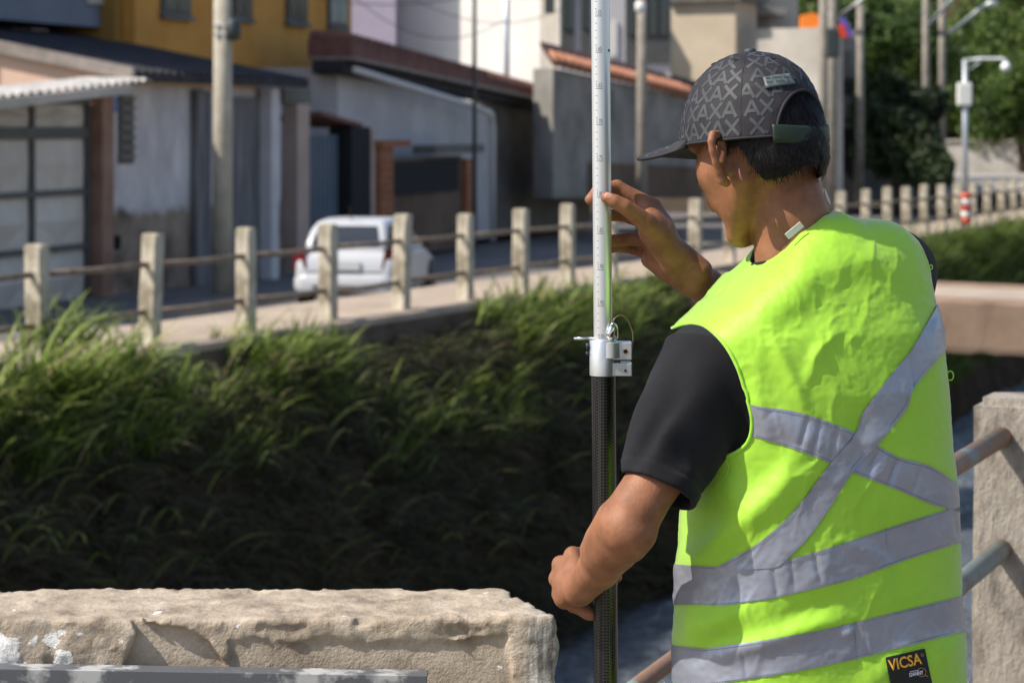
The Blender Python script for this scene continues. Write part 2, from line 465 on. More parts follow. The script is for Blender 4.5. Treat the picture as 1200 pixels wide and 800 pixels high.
for y in (507, 637):
    q = P(1182, y, 5.32)
    m = MB(); m.tube([q-DIRF*2.2, q-DIRF*1.1, q], .0215, 16); m.out('rail', M['rust2' if y == 507 else 'green_pipe'], nrl, True)
    m = MB(); q2 = q+Vector((.02,.02,0)); m.tube([q2+DIRF*.1, q2+DIRF*2.0], .0215, 16); m.out('rail', M['rust2'], nrl, True)
tag(nrl, 'near concrete post railing with rusty green pipes right of the man', 'railing')
hr = empty('bent_pipe_rail', P(985, 640, 5.3))
q = P(790, 771, 4.35); m = MB(); dq = Vector((.34,.94,.0))
m.tube([q-dq*.75, q, q+dq*.95], .0155, 16); m.out('rail', M['rust2'], hr, True)
q2 = q+dq*.95; m = MB(); m.box(q2.x-.07,q2.x+.09,q2.y-.02,q2.y+.14,-.02,q2.z+.10); bevel(m.out('post', M['post'], hr), .012)
tag(hr, 'rusty pipe rail just left of the vest hem above the water', 'railing')

# old pipe lying on the far bank
m = MB(); a, c = P(738,644,34.0), P(800,668,35.2); m.tube([a, c, c+(c-a)*1.0-Vector((0,0,.35))], .085, 10)
o = m.out('fallen_pipe', M['post'], None, True, origin=a); tag(o, 'pale old pipe lying low on the far bank beside the man\'s elbow', 'pipe')

# ------------------------------------------------------------------ broken parapet at the lower left
cm = PM('eroded_sandy_concrete', (.25,.20,.15), (.50,.42,.33), scale=16, detail=14, bump=.8, bscale=150, bdist=.005, rough=.95, c3=(.39,.32,.245), spec=.2)
n, l, b = nodes_of(cm)
base = b.inputs['Base Color'].links[0].from_socket
geo = n.new('ShaderNodeNewGeometry'); sp = n.new('ShaderNodeSeparateXYZ'); l.new(geo.outputs['Position'], sp.inputs[0])
tc = n.new('ShaderNodeTexCoord')
# flaking whitewash low on the front face, near the left end
nz = n.new('ShaderNodeTexNoise'); nz.inputs['Scale'].default_value = 26; nz.inputs['Detail'].default_value = 6; l.new(tc.outputs['Object'], nz.inputs['Vector'])
big = n.new('ShaderNodeTexNoise'); big.inputs['Scale'].default_value = 5.5; big.inputs['Detail'].default_value = 2; l.new(tc.outputs['Object'], big.inputs['Vector'])
mz = n.new('ShaderNodeMapRange'); mz.inputs[1].default_value = .900; mz.inputs[2].default_value = .865; l.new(sp.outputs[2], mz.inputs[0])
mx = n.new('ShaderNodeMapRange'); mx.inputs[1].default_value = -.52; mx.inputs[2].default_value = -.64; l.new(sp.outputs[0], mx.inputs[0])
mu = n.new('ShaderNodeMath'); mu.operation = 'MULTIPLY'; l.new(mz.outputs[0], mu.inputs[0]); l.new(mx.outputs[0], mu.inputs[1])
ad = n.new('ShaderNodeMath'); ad.operation = 'MULTIPLY_ADD'; l.new(mu.outputs[0], ad.inputs[0]); ad.inputs[1].default_value = .26; l.new(nz.outputs[0], ad.inputs[2])
ad2 = n.new('ShaderNodeMath'); ad2.operation = 'MULTIPLY_ADD'; l.new(big.outputs[0], ad2.inputs[0]); ad2.inputs[1].default_value = .3; l.new(ad.outputs[0], ad2.inputs[2])
th = n.new('ShaderNodeMapRange'); th.inputs[1].default_value = .855; th.inputs[2].default_value = .88; l.new(ad2.outputs[0], th.inputs[0])
mixw = n.new('ShaderNodeMix'); mixw.data_type = 'RGBA'; l.new(th.outputs[0], mixw.inputs[0]); l.new(base, mixw.inputs[6]); mixw.inputs[7].default_value = (.80,.79,.76,1)
# vertical grey streaks and grime on the broken end
st = n.new('ShaderNodeTexNoise'); st.inputs['Scale'].default_value = 9; st.inputs['Detail'].default_value = 5
mp = n.new('ShaderNodeMapping'); mp.inputs['Scale'].default_value = (9,9,1.2); l.new(tc.outputs['Object'], mp.inputs[0]); l.new(mp.outputs[0], st.inputs['Vector'])
mx2 = n.new('ShaderNodeMapRange'); mx2.inputs[1].default_value = .005; mx2.inputs[2].default_value = .035; l.new(sp.outputs[0], mx2.inputs[0])
mz2 = n.new('ShaderNodeMapRange'); mz2.inputs[1].default_value = .925; mz2.inputs[2].default_value = .88; l.new(sp.outputs[2], mz2.inputs[0])
mu2 = n.new('ShaderNodeMath'); mu2.operation = 'MULTIPLY'; l.new(mx2.outputs[0], mu2.inputs[0]); l.new(mz2.outputs[0], mu2.inputs[1])
cr = n.new('ShaderNodeValToRGB'); cr.color_ramp.elements[0].position = .4; cr.color_ramp.elements[0].color = (.15,.14,.13,1); cr.color_ramp.elements[1].position = .62; cr.color_ramp.elements[1].color = (.55,.53,.50,1)
l.new(st.outputs[0], cr.inputs[0])
mixe = n.new('ShaderNodeMix'); mixe.data_type = 'RGBA'; l.new(mu2.outputs[0], mixe.inputs[0]); l.new(mixw.outputs[2], mixe.inputs[6]); l.new(cr.outputs[0], mixe.inputs[7])
l.new(mixe.outputs[2], b.inputs['Base Color'])

PT = CAMZ-.70          # parapet top
def parapet(p, cull=None):
    X, Y, Z = p[:, 0], p[:, 1], p[:, 2]
    yf = 3.425-.012*X; yb = 3.655-.012*X
    d = np.maximum(yf-Y, Y-yb)
    # slanting broken end
    e = (X-.040)*.86 + (Y-3.44)*.52*-1*0 - (3.5-Y)*.30
    top = PT + .006*X - Z
    d = smax(d, -top, .007); d = smax(d, e, .012)
    nr_ = np.abs(d) < .045
    if nr_.any():
        full = d; p, X, Y, Z, d = p[nr_], X[nr_], Y[nr_], Z[nr_], d[nr_]
        nz = fbm(p*34, 4, .7)*.0062 + fbm(p*6+3, 2)*.0022 + np.maximum(0, fbm(p*18+11, 3)-.30)*.020*np.clip((PT-.012-Z)/.03, .12, 1)
        d = d + nz
        pp = lambda x, y, D: np.array(P(x, y, D))
        # shallow broken patch of render on the front, and gouges
        px, py = 600+X/np.maximum(Y,.1)*FPX, HZ+(CAMZ-Z)/np.maximum(Y,.1)*FPX
        patch = poly_sdf(px, py, [(151,722),(161,740),(146,783),(140,812),(275,812),(262,775),(246,752),(218,736),(190,733)])/835.0
        patch = np.maximum(patch, np.abs(Y-3.425)-.020)
        d = smax(d, -patch, .004)
        low = np.maximum(poly_sdf(px, py, [(268,752),(300,747),(340,752),(385,746),(430,755),(470,749),(520,753),(560,746),(596,741),(604,830),(275,830)])/835.0 + noise3(p*55)*.004, np.abs(Y-3.425)-.009)
        d = smax(d, -low, .003)
        n90 = noise3(p*90)*.003
        for x0,y0,x1,y1,r,D in [(305,737,352,741,.008,3.425),(352,738,362,733,.006,3.425),(532,741,562,738,.009,3.425),(215,728,262,741,.008,3.423),
                                (262,748,285,744,.006,3.42),(484,775,500,768,.011,3.42),(520,752,545,745,.006,3.42),(575,735,603,748,.008,3.42),(420,728,437,726,.006,3.43),(120,768,123,770,.004,3.42),(228,732,268,748,.005,3.425),(268,748,330,743,.0035,3.424),(362,740,430,751,.0035,3.424),(430,751,505,746,.004,3.423),(505,746,560,741,.004,3.423),(545,748,600,742,.005,3.42),(540,752,528,775,.0035,3.42),(486,758,497,782,.008,3.418),
                                (590,770,610,800,.012,3.41),(300,700,330,700,.003,3.55),(425,713,465,703,.003,3.54)]:
            g = d_seg(p, pp(x0,y0,D), pp(x1,y1,D), r, r*.7); g = g + n90
            d = smax(d, -g, .005)
        full = full.copy(); full[nr_] = d; d = full
    return d
V, F = surface_nets(parapet, (-1.15,3.36,.55), (.16,3.72,.95), .0047, B=16, lip=1.5)
par = build('parapet_wall', V, F, cm, None, True, origin=(-.4,3.54,0)); tag(par, 'broken sandy concrete parapet with flaked white paint at the lower left', 'wall')
m = MB(); m.box(-1.14,.05,3.44,3.64,0,.57); m.out('wall_base', cm, par)
gm = PM('scuffed_grey_paint_metal', (.10,.105,.115), (.42,.42,.41), scale=14, detail=9, rough=.5, bump=.2, bscale=80, bdist=.002, lo=.52, hi=.62)
m = MB()
a = P(-60,781,3.375); c = P(501,790,3.385)
def strip(u, v, z):
    t = a.lerp(c, u); return (t.x, t.y+v, t.z+z)
m.box(0,1,-.005,.030,-.004,0,strip); m.box(0,1,-.009,-.005,-.05,.0005,strip)
bevel(m.out('metal_angle', gm, None, origin=(-.4,3.38,.8)), .001)
ma = bpy.data.objects['metal_angle']; tag(ma, 'scuffed grey metal strip along the bottom of the broken parapet', 'metal strip')
M['rust3'] = M['rust']
for u in (.12, .85):       # brackets that hold it, below the frame
    m = MB(); m.box(u-.01,u+.01,-.004,.07,-.10,-.045,strip); m.out('bracket', gm, ma)
# ================================================================== HOUSES ACROSS THE ROAD
F0 = Vector((-7.13,36.75,0)); DF = Vector((.298,.9546,0)).normalized(); NF = Vector((DF.y,-DF.x,0))
ZR = -1.30            # foot of the facades
def fr(u, n, z): return tuple(F0 + DF*u + NF*n + Vector((0,0,z)))
def fac(x, y, n=0.0):
    """pixel -> (u, z) on the facade plane set n metres forward"""
    k = (x-600)/FPX; o = F0+NF*n
    # o.x + u*DF.x = k*(o.y+u*DF.y)
    u = (k*o.y-o.x)/(DF.x-k*DF.y); D = o.y+u*DF.y
    return u, CAMZ-(y-HZ)/FPX*D
def fu(x, n=0.0): return fac(x, 0, n)[0]
def pbox(m, x0, x1, y0, y1, D, dep, rot=0):
    """box with its front face at distance D spanning a pixel rectangle"""
    a = P(x0,y1,D); c = P(x1,y0,D)
    if not rot: return m.box(a.x,c.x,D,D+dep,a.z,c.z)
    k = (x1-600)/FPX; cs, sn = math.cos(R(rot)), math.sin(R(rot)); s = (k*D-a.x)/(cs+k*sn)      # right end swings towards the camera
    f = lambda u, v, z: (a.x+u*cs+v*sn, D-u*sn+v*cs, z)
    return m.box(0,s,0,dep,a.z,c.z,f)
def fbox(m, x0, x1, z0, z1, n0, n1, pn=None):
    pn = n1 if pn is None else pn
    return m.box(fu(x0,pn),fu(x1,pn),n0,n1,z0,z1,fr)

B = {}
B['lilac'] = PM('lilac_wall', (.44,.38,.47), (.50,.44,.53), scale=.8, rough=.9)  # wall given an even lilac tone
B['white'] = PM('white_wall_paint', (.70,.68,.63), (.80,.78,.74), scale=.7, rough=.9, bump=.1)
B['peach'] = PM('peach_wall_paint', (.62,.42,.31), (.70,.49,.37), scale=1, rough=.9)
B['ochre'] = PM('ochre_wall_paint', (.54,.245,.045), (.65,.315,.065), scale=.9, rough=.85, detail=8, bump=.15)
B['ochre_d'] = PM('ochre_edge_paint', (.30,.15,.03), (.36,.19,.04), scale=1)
B['slate'] = PM('blue_grey_panel', (.15,.17,.22), (.19,.21,.26), scale=1, rough=.7)
B['blackroof'] = PM('black_weathered_tiles', (.018,.019,.024), (.04,.04,.046), scale=3, rough=.9, bump=.5)
B['edge'] = PM('grey_roof_edge', (.20,.17,.15), (.30,.26,.23), scale=4)
B['redroof'] = PM('dark_red_tiles', (.13,.06,.05), (.20,.10,.085), scale=3, rough=.9)
B['terra'] = PM('terracotta', (.34,.14,.08), (.50,.24,.15), scale=5, rough=.85)
B['paleblue'] = PM('pale_blue_wall', (.42,.42,.44), (.56,.55,.57), scale=.7, detail=9, rough=.9)
B['greyw'] = PM('grey_render', (.18,.17,.155), (.31,.295,.27), scale=.9, detail=9, rough=.95, bump=.3)
B['greyd'] = PM('dark_grey_render', (.11,.105,.095), (.19,.18,.165), scale=.9, detail=8, rough=.95)
B['greyl'] = PM('light_grey_block_render', (.40,.365,.315), (.54,.50,.44), scale=.8, detail=8, rough=.95, bump=.2)
B['tan'] = PM('tan_render', (.44,.37,.27), (.53,.45,.34), scale=.8, detail=8, rough=.95)
B['brown'] = PM('brown_damp_wall', (.10,.065,.045), (.17,.115,.08), scale=.9, detail=8, rough=.95)
B['brick'] = PM('orange_brick', (.28,.10,.045), (.36,.15,.07), scale=3)
B['gate'] = PM('grey_painted_sheet', (.52,.465,.41), (.66,.60,.53), scale=1.2, detail=8, rough=.6, stretch=(1,1,.5))
B['gatef'] = PM('dark_gate_frame', (.07,.075,.07), (.10,.10,.095), scale=3, rough=.6)
B['rustp'] = PM('rust_red_pillar', (.22,.125,.085), (.33,.20,.15), scale=2)
B['bluegate'] = PM('blue_grey_gate_sheet', (.10,.135,.18), (.13,.165,.21), scale=1, rough=.6)
B['dark'] = PM('dark_opening', (.015,.016,.018), rough=.9)
B['sheet'] = PM('pale_fibre_sheet', (.36,.34,.32), (.60,.58,.55), scale=3, rough=.35, spec=.6)
B['pipe'] = PM('white_downpipe', (.58,.56,.55), rough=.5)
B['pinkp'] = PM('pinkish_column_paint', (.40,.30,.26), (.46,.36,.31), scale=2)
B['bluep'] = PM('pale_blue_column_paint', (.50,.49,.50), (.60,.58,.59), scale=2)
B['sign'] = PM('blue_house_number_plate', (.06,.16,.42), rough=.4)
B['glass'] = PM('window_glass', (.03,.04,.045), rough=.12, spec=.7)
B['glassg'] = PM('greenish_window_glass', (.16,.22,.22), rough=.2, spec=.7)
# two-tone wall: whitewash above, bare damp render below, with a ragged edge
tw = PM('whitewashed_wall_over_damp_render', (.46,.43,.44), (.68,.645,.64), scale=1.8, detail=8, rough=.92, stretch=(1,1,.5))
n, l, b = nodes_of(tw); base = b.inputs['Base Color'].links[0].from_socket
g = n.new('ShaderNodeNewGeometry'); s_ = n.new('ShaderNodeSeparateXYZ'); l.new(g.outputs['Position'], s_.inputs[0])
nz = n.new('ShaderNodeTexNoise'); nz.inputs['Scale'].default_value = 1.6; nz.inputs['Detail'].default_value = 6; l.new(g.outputs['Position'], nz.inputs['Vector'])
ma_ = n.new('ShaderNodeMath'); ma_.operation = 'MULTIPLY_ADD'; ma_.inputs[1].default_value = .45; l.new(nz.outputs[0], ma_.inputs[0]); l.new(s_.outputs[2], ma_.inputs[2])
mr = n.new('ShaderNodeMapRange'); mr.inputs[1].default_value = .30; mr.inputs[2].default_value = .46; l.new(ma_.outputs[0], mr.inputs[0])
cr = n.new('ShaderNodeValToRGB'); cr.color_ramp.elements[0].color = (.12,.09,.068,1); cr.color_ramp.elements[1].color = (.40,.31,.24,1)
cr.color_ramp.elements[0].position = .35; cr.color_ramp.elements[1].position = .7
l.new(nz.outputs[0], cr.inputs[0])
mx = n.new('ShaderNodeMix'); mx.data_type = 'RGBA'; l.new(mr.outputs[0], mx.inputs[0]); l.new(cr.outputs[0], mx.inputs[6]); l.new(base, mx.inputs[7]); l.new(mx.outputs[2], b.inputs['Base Color'])
B['twotone'] = tw
B['streak'] = PM('streaked_dark_grey_boards', (.07,.07,.075), (.26,.255,.26), scale=3.0, detail=8, rough=.9, stretch=(2.5,2.5,.25), lo=.3, hi=.75)

# ---- garage with grey sheet-metal gate
g1 = empty('garage', fr(fu(20),0,ZR))
zt = fac(112,118)[1]
m = MB(); fbox(m,-160,113,ZR-.4,zt+.12,-5,-.25,0); m.out('wall', B['greyd'], g1)
m = MB(); fbox(m,113.5,127,ZR-.4,zt+.25,-.4,.10,0); m.out('pillar', B['rustp'], g1)
gate = MB(); fbox(gate,-160,112.5,ZR+.02,zt,-.24,-.16,0); gate = gate.out('gate', B['gate'], g1)
zs = [ZR+.05, fac(80,291)[1], fac(80,226)[1], fac(80,156)[1], zt-.02]
xs = [-155,-95,-22,46,110]
fm = MB()
for x in xs: fm.box(fu(x)-.05,fu(x)+.05,-.158,-.09,ZR+.02,zt,fr)
for i, z in enumerate(zs): fm.box(fu(-158),fu(112),-.158,-.085,z-(.09 if i == 3 else .045),z+(.09 if i == 3 else .045),fr)
fm.out('gate_frame', B['gatef'], gate)
for i in range(4):
    for j in range(4):
        u0, u1, z0, z1 = fu(xs[i])+.06, fu(xs[i+1])-.06, zs[j]+.10, zs[j+1]-.10
        uc, zc = (u0+u1)/2, (z0+z1)/2; n0 = -.155; mm = MB()
        vv = [(u0,n0,z0),(u1,n0,z0),(u1,n0,z1),(u0,n0,z1),(uc,n0+.01,z0),(u1,n0+.01,zc),(uc,n0+.01,z1),(u0,n0+.01,zc),(uc,n0+.10,zc)]
        mm.V = [fr(*q) for q in vv]; mm.F = [(0,4,7),(4,1,5),(5,2,6),(6,3,7),(4,5,8),(5,6,8),(6,7,8),(7,4,8)]
        mm.out('gate_panel', B['gate'], gate)
# corrugated awning: corrugations run away from the road
_a, _b = fac(0,113,.75), fac(115,100,.75); _c, _d = fac(0,122,.8), fac(152,104,.8)
def awz(u, nn): return _a[1]+(_b[1]-_a[1])*(u-_a[0])/(_b[0]-_a[0])
def bmz(u): return _c[1]+(_d[1]-_c[1])*(u-_c[0])/(_d[0]-_c[0])
V = []; F = []; nu, nv = 150, 6
for i in range(nu):
    for j in range(nv):
        u = fu(-140)+(fu(128)-fu(-140))*i/(nu-1); nn = .75-j*.22
        V.append(fr(u, nn, awz(u,nn)+j*.006+.028*math.sin(i*1.05)))
for i in range(nu-1):
    for j in range(nv-1): F.append((i*nv+j,(i+1)*nv+j,(i+1)*nv+j+1,i*nv+j+1))
aw = build('awning', V, F, B['sheet'], g1, True)
ul, ur = fu(-140,.8), fu(152,.8); m = MB(); m.hexa([fr(ul,.72,bmz(ul)-.07),fr(ur,.72,bmz(ur)-.07),fr(ur,.84,bmz(ur)-.07),fr(ul,.84,bmz(ul)-.07),fr(ul,.72,bmz(ul)+.07),fr(ur,.72,bmz(ur)+.07),fr(ur,.84,bmz(ur)+.07),fr(ul,.84,bmz(ul)+.07)]); m.out('fascia_beam', B['greyl'], aw)
tag(g1, 'garage with tall grey panelled gate under a pale corrugated awning', 'garage')

# ---- whitewashed house with black tiled roof
h1 = empty('whitewashed_house', fr(fu(230),0,ZR))
ze = fac(360,97,.5)[1]
m = MB(); fbox(m,128,330,ZR-.4,ze-.12,-3,-.02,0); m.out('wall', B['twotone'], h1)
ua, ub = fu(127)-.02, fu(362,.5)
u0, u1 = fu(127)+.02, fu(128)-.004+.03
m = MB(); m.hexa([fr(u0,-7,ZR),fr(u1,-7,ZR),fr(u1,.02,ZR),fr(u0,.02,ZR),fr(u0,-7,ze-.09+7.5*.19),fr(u1,-7,ze-.09+7.5*.19),fr(u1,.02,ze-.09+.48*.19),fr(u0,.02,ze-.09+.48*.19)]); m.out('gable_wall', B['peach'], h1)
V = []; F = []; nu = 120
for i in range(nu):
    u = ua+(ub-ua)*i/(nu-1); w_ = .03*math.sin(i*1.3)
    for nn in (.5,-1.2,-2.9,-7): V.append(fr(u,nn,ze+.06+(.5-nn)*.19+w_))
for i in range(nu-1):
    for j in range(3): F.append((i*4+j,(i+1)*4+j,(i+1)*4+j+1,i*4+j+1))
rf = build('roof', V, F, B['blackroof'], h1, True)
m = MB(); m.box(ua,ub,.42,.5,ze-.10,ze+.04,fr); m.out('eave_board', B['blackroof'], rf)
p0 = [Vector(fr(ua-.02,.5,ze+.0)), Vector(fr(ua-.02,-7,ze+.0+7.5*.19))]
m = MB(); m.hexa([fr(ua-.12,.5,ze-.08),fr(ua-.01,.5,ze-.08),fr(ua-.01,-7,ze-.08+7.5*.19),fr(ua-.12,-7,ze-.08+7.5*.19),
                  fr(ua-.12,.5,ze+.12),fr(ua-.01,.5,ze+.12),fr(ua-.01,-7,ze+.12+7.5*.19),fr(ua-.12,-7,ze+.12+7.5*.19)]); m.out('gable_board', B['edge'], rf)
m = MB(); fbox(m,139,157,fac(148,192)[1],fac(148,112)[1],-.1,.0,0); lv = m.out('louvre_window', B['greyd'], h1)
for k in range(7):
    z = fac(148,186)[1]+k*.16; mm = MB(); fbox(mm,140,156,z,z+.05,.0,.06,0); mm.out('slat', B['greyw'], lv)
m = MB(); fbox(m,129.5,136,fac(132,132)[1],fac(132,113)[1],.0,.03,0); m.out('number_plate', B['sign'], h1)
m = MB(); fbox(m,131,134,fac(131,292)[1],fac(131,276)[1],.0,.12,0); m.out('meter_box', B['dark'], h1)
m = MB(); fbox(m,224,240,ZR,ze-.2,.0,.12,0); m.out('pilaster', B['streak'], h1)
m = MB(); fbox(m,252,318,ZR,ze-.3,.0,.06,0); m.out('dark_panel', B['streak'], h1)
m = MB(); fbox(m,318,327,ZR,ze-.12,.07,.3,.3); m.out('corner_column', B['bluep'], h1)
m = MB(); fbox(m,330,362,fac(345,122)[1],ze-.1,-2,.05,0); m.out('lintel', B['greyd'], h1)
m = MB(); fbox(m,343,357,ZR,fac(345,122)[1],-.2,.1,0); m.out('porch_column', B['pinkp'], h1)
m = MB(); fbox(m,331,410,ZR,ze-.4,-3.0,-2.6,-2.6); m.out('porch_back_wall', B['greyd'], h1)
tag(h1, 'low whitewashed house with stained wall and black tiled roof', 'house')

# ---- ochre building behind it
h2 = empty('ochre_building', fr(fu(280,-3.05),-3.05,ZR))
pn = -3.05
m = MB(); m.box(fu(158,pn),fu(412,pn),-11,pn,fac(400,119,pn)[1],9,fr); m.out('wall', B['ochre'], h2)
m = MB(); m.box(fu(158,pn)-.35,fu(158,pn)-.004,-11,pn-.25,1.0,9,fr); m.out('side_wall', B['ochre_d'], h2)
m = MB(); m.box(fu(372,pn),fu(412,pn)-.2,-11,pn-1.2,ZR,fac(400,119,pn)[1]-.01,fr); m.out('lower_storey', B['greyd'], h2)
for (x0,x1,yb,gm_) in [(189,220,13,'glass'),(273,292,17,'glass'),(335,357,22,'glass'),(384,404,27,'glassg')]:
    z0 = fac(x0,yb,pn)[1]; mm = MB(); u0, u1 = fu(x0,pn), fu(x1,pn)
    mm.box(u0-.05,u1+.05,pn+.003,pn+.06,z0-.07,z0+1.3,fr); wf = mm.out('window', B['gatef'], h2)
    mm = MB(); mm.box(u0+.03,(u0+u1)/2-.02,pn+.063,pn+.075,z0+.02,z0+1.22,fr); mm.out('pane', B[gm_], wf)
    mm = MB(); mm.box((u0+u1)/2+.02,u1-.03,pn+.063,pn+.075,z0+.02,z0+1.22,fr); mm.out('pane', B[gm_], wf)
    mm = MB(); mm.box(u0-.09,u1+.09,pn+.003,pn+.12,z0-.16,z0-.072,fr); mm.out('sill', B['greyd'], wf)
tag(h2, 'tall ochre yellow building with small dark windows', 'building')

h3 = empty('slate_building', fr(fu(70,-3.6),-3.6,ZR)); pn = -3.6
m = MB(); m.box(fu(-150,pn),fu(151,pn),-9,pn,fac(75,29,pn)[1],8,fr); m.out('upper_wall', B['slate'], h3)
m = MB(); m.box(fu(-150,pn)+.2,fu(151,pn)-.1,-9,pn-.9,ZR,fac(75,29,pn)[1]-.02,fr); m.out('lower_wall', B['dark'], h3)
m = MB(); z = fac(75,2,pn)[1]; m.box(fu(100,pn),fu(146,pn),pn+.004,pn+.06,z,z+1.2,fr); m.out('window', B['greyl'], h3)
for x0, x1, mt in ((41,58,'tan'),(66,84,'lilac')):
    m = MB(); m.box(fu(x0,pn),fu(x1,pn),pn-.85,pn-.5,fac(x0,47,pn)[1],fac(x0,33,pn)[1],fr); m.out('crate_block', B[mt], h3)
tag(h3, 'blue grey upper storey at the top left beside the ochre building', 'building')

# ---- blue gate and brick pillars between the houses
gt = empty('courtyard_gate', fr(fu(388,-.6),-.6,ZR)); pn = -.6
m = MB(); m.box(fu(362,pn),fu(411,pn),pn-.06,pn,ZR,fac(388,158,pn)[1],fr); sh = m.out('gate_sheet', B['bluegate'], gt)
for k in range(9):
    u = fu(362,pn)+(fu(411,pn)-fu(362,pn))*(k+.5)/9; mm = MB(); mm.box(u-.06,u+.06,pn+.002,pn+.03,ZR+.05,fac(388,158,pn)[1]-.05,fr); mm.out('rib', B['bluegate'], sh)
m = MB(); m.hexa([fr(fu(362,pn),pn-.8,fac(362,141,pn)[1]),fr(fu(412,pn),pn-.8,fac(412,150,pn)[1]),fr(fu(412,pn),pn+.25,fac(412,150,pn)[1]),fr(fu(362,pn),pn+.25,fac(362,135,pn)[1]),
                  fr(fu(362,pn),pn-.8,fac(362,136,pn)[1]),fr(fu(412,pn),pn-.8,fac(412,145,pn)[1]),fr(fu(412,pn),pn+.25,fac(412,145,pn)[1]),fr(fu(362,pn),pn+.25,fac(362,130,pn)[1])]); m.out('gate_roof', B['redroof'], gt)
tag(gt, 'blue grey sheet metal courtyard gate behind the parked car', 'gate')
gw = empty('brick_pillar_wall', fr(fu(490,-.3),-.3,ZR)); pn = -.3
m = MB(); m.box(fu(412,pn),fu(434,pn),pn-.5,pn,ZR,fac(423,149,pn)[1],fr); m.out('dark_door', B['dark'], gw)
m = MB(); m.box(fu(434.2,pn),fu(439,pn),pn-.3,pn+.02,ZR,fac(436,152,pn)[1],fr); m.out('door_post', B['pinkp'], gw)
for x0, x1, yt in ((439.5,455,172),(541,551,184)):
    u0, u1, z1 = fu(x0,pn), fu(x1,pn), fac(x0,yt,pn)[1]; nrow = int((z1-ZR)/.16)
    for k in range(nrow):
        mm = MB(); s0 = .01*(k % 2); mm.box(u0+s0,u1+s0,pn-.35,pn+.12,ZR+k*.16,ZR+k*.16+.145,fr); mm.out('brick', B['brick'], gw)
m = MB(); m.box(fu(439.5,pn)-.08,fu(472,pn),pn-.45,pn+.2,fac(440,172,pn)[1]-.02,fac(440,166,pn)[1]+.02,fr); m.out('coping', B['brick'], gw)
m = MB(); m.box(fu(455.4,pn),fu(540.6,pn),pn-.2,pn,ZR,fac(500,184,pn)[1],fr); m.out('wall', B['brown'], gw)
m = MB(); m.box(fu(456,pn),fu(535,pn),pn+.002,pn+.05,fac(500,226,pn)[1],fac(500,188,pn)[1],fr); m.out('dark_band', B['dark'], gw)
m = MB(); m.box(fu(498,pn),fu(556,pn),pn-.3,pn+.25,fac(520,180,pn)[1],fac(520,170,pn)[1],fr); m.out('canopy', B['greyd'], gw)
tag(gw, 'low brown wall with orange brick pillars behind the car', 'wall')

# ---- pale blue house with sloping dark red roof and white downpipe
h4 = empty('pale_blue_house', fr(fu(520,-1.2),-1.2,ZR)); pn = -1.2
ul, um, ur = fu(396,pn), fu(577,pn), fu(694,pn)
zl, zm, zr_ = fac(412,80,pn)[1], fac(577,128,pn)[1], fac(690,128,pn)[1]
m = MB(); m.hexa([fr(ul,pn-6,ZR),fr(um,pn-6,ZR),fr(um,pn,ZR),fr(ul,pn,ZR),fr(ul,pn-6,zl),fr(um,pn-6,zm),fr(um,pn,zm),fr(ul,pn,zl)]); m.out('wall', B['paleblue'], h4)
m = MB(); m.hexa([fr(um+.01,pn-6,ZR),fr(ur,pn-6,ZR),fr(ur,pn-.05,ZR),fr(um+.01,pn-.05,ZR),fr(um+.01,pn-6,zm+.2),fr(ur,pn-6,zr_),fr(ur,pn-.05,zr_),fr(um+.01,pn-.05,zm+.2)]); m.out('rear_wall', B['greyd'], h4)
def rz(x, y, q=0): return fac(x,y,pn+.5+q)[1]
ua, ub = fu(412,pn+.5), fu(692,pn+.5)
def rslab(y0a, y0b, y1a, y1b, n0, n1):
    za, zb, zc, zd = rz(412,y0a), rz(692,y0b), rz(412,y1a), rz(692,y1b)
    return MB().hexa([fr(ua,n0,za),fr(ub,n0,zb),fr(ub,n1,zb),fr(ua,n1,za),fr(ua,n0,zc),fr(ub,n0,zd),fr(ub,n1,zd),fr(ua,n1,zc)])
rf = rslab(66,127,46,121,pn-.5,pn+.5).out('roof', B['redroof'], h4)
rslab(70,131,66.4,127.4,pn-.5,pn+.55).out('roof_edge', B['edge'], rf)
rslab(86,136,70.4,131.4,pn-.4,pn+.30).out('soffit', B['blackroof'], rf)
# rounded tiles on the roof edge
for k in range(46):
    t = (k+.5)/46; u = ua+(ub-ua)*t; z = rz(412,46)*(1-t)+rz(692,121)*t
    mm = MB(); mm.tube([fr(u,pn+.52,z+.0),fr(u,pn-.5,z+.10)], .13, 8); mm.out('roof_tile', B['redroof'], rf)
m = MB(); m.tube([fr(fu(416,pn+.7),pn+.7,fac(416,82,pn+.7)[1]),fr(fu(560,pn+.7),pn+.7,fac(560,126,pn+.7)[1]),fr(fu(576,pn+.7),pn+.7,fac(576,134,pn+.7)[1]),fr(fu(577.5,pn+.7),pn+.7,fac(577,150,pn+.7)[1]),fr(fu(577.5,pn+.7),pn+.7,ZR)], .075, 10); m.out('downpipe', B['pipe'], h4, True)
tag(h4, 'pale blue house with sloping dark red roof and a white downpipe', 'house')

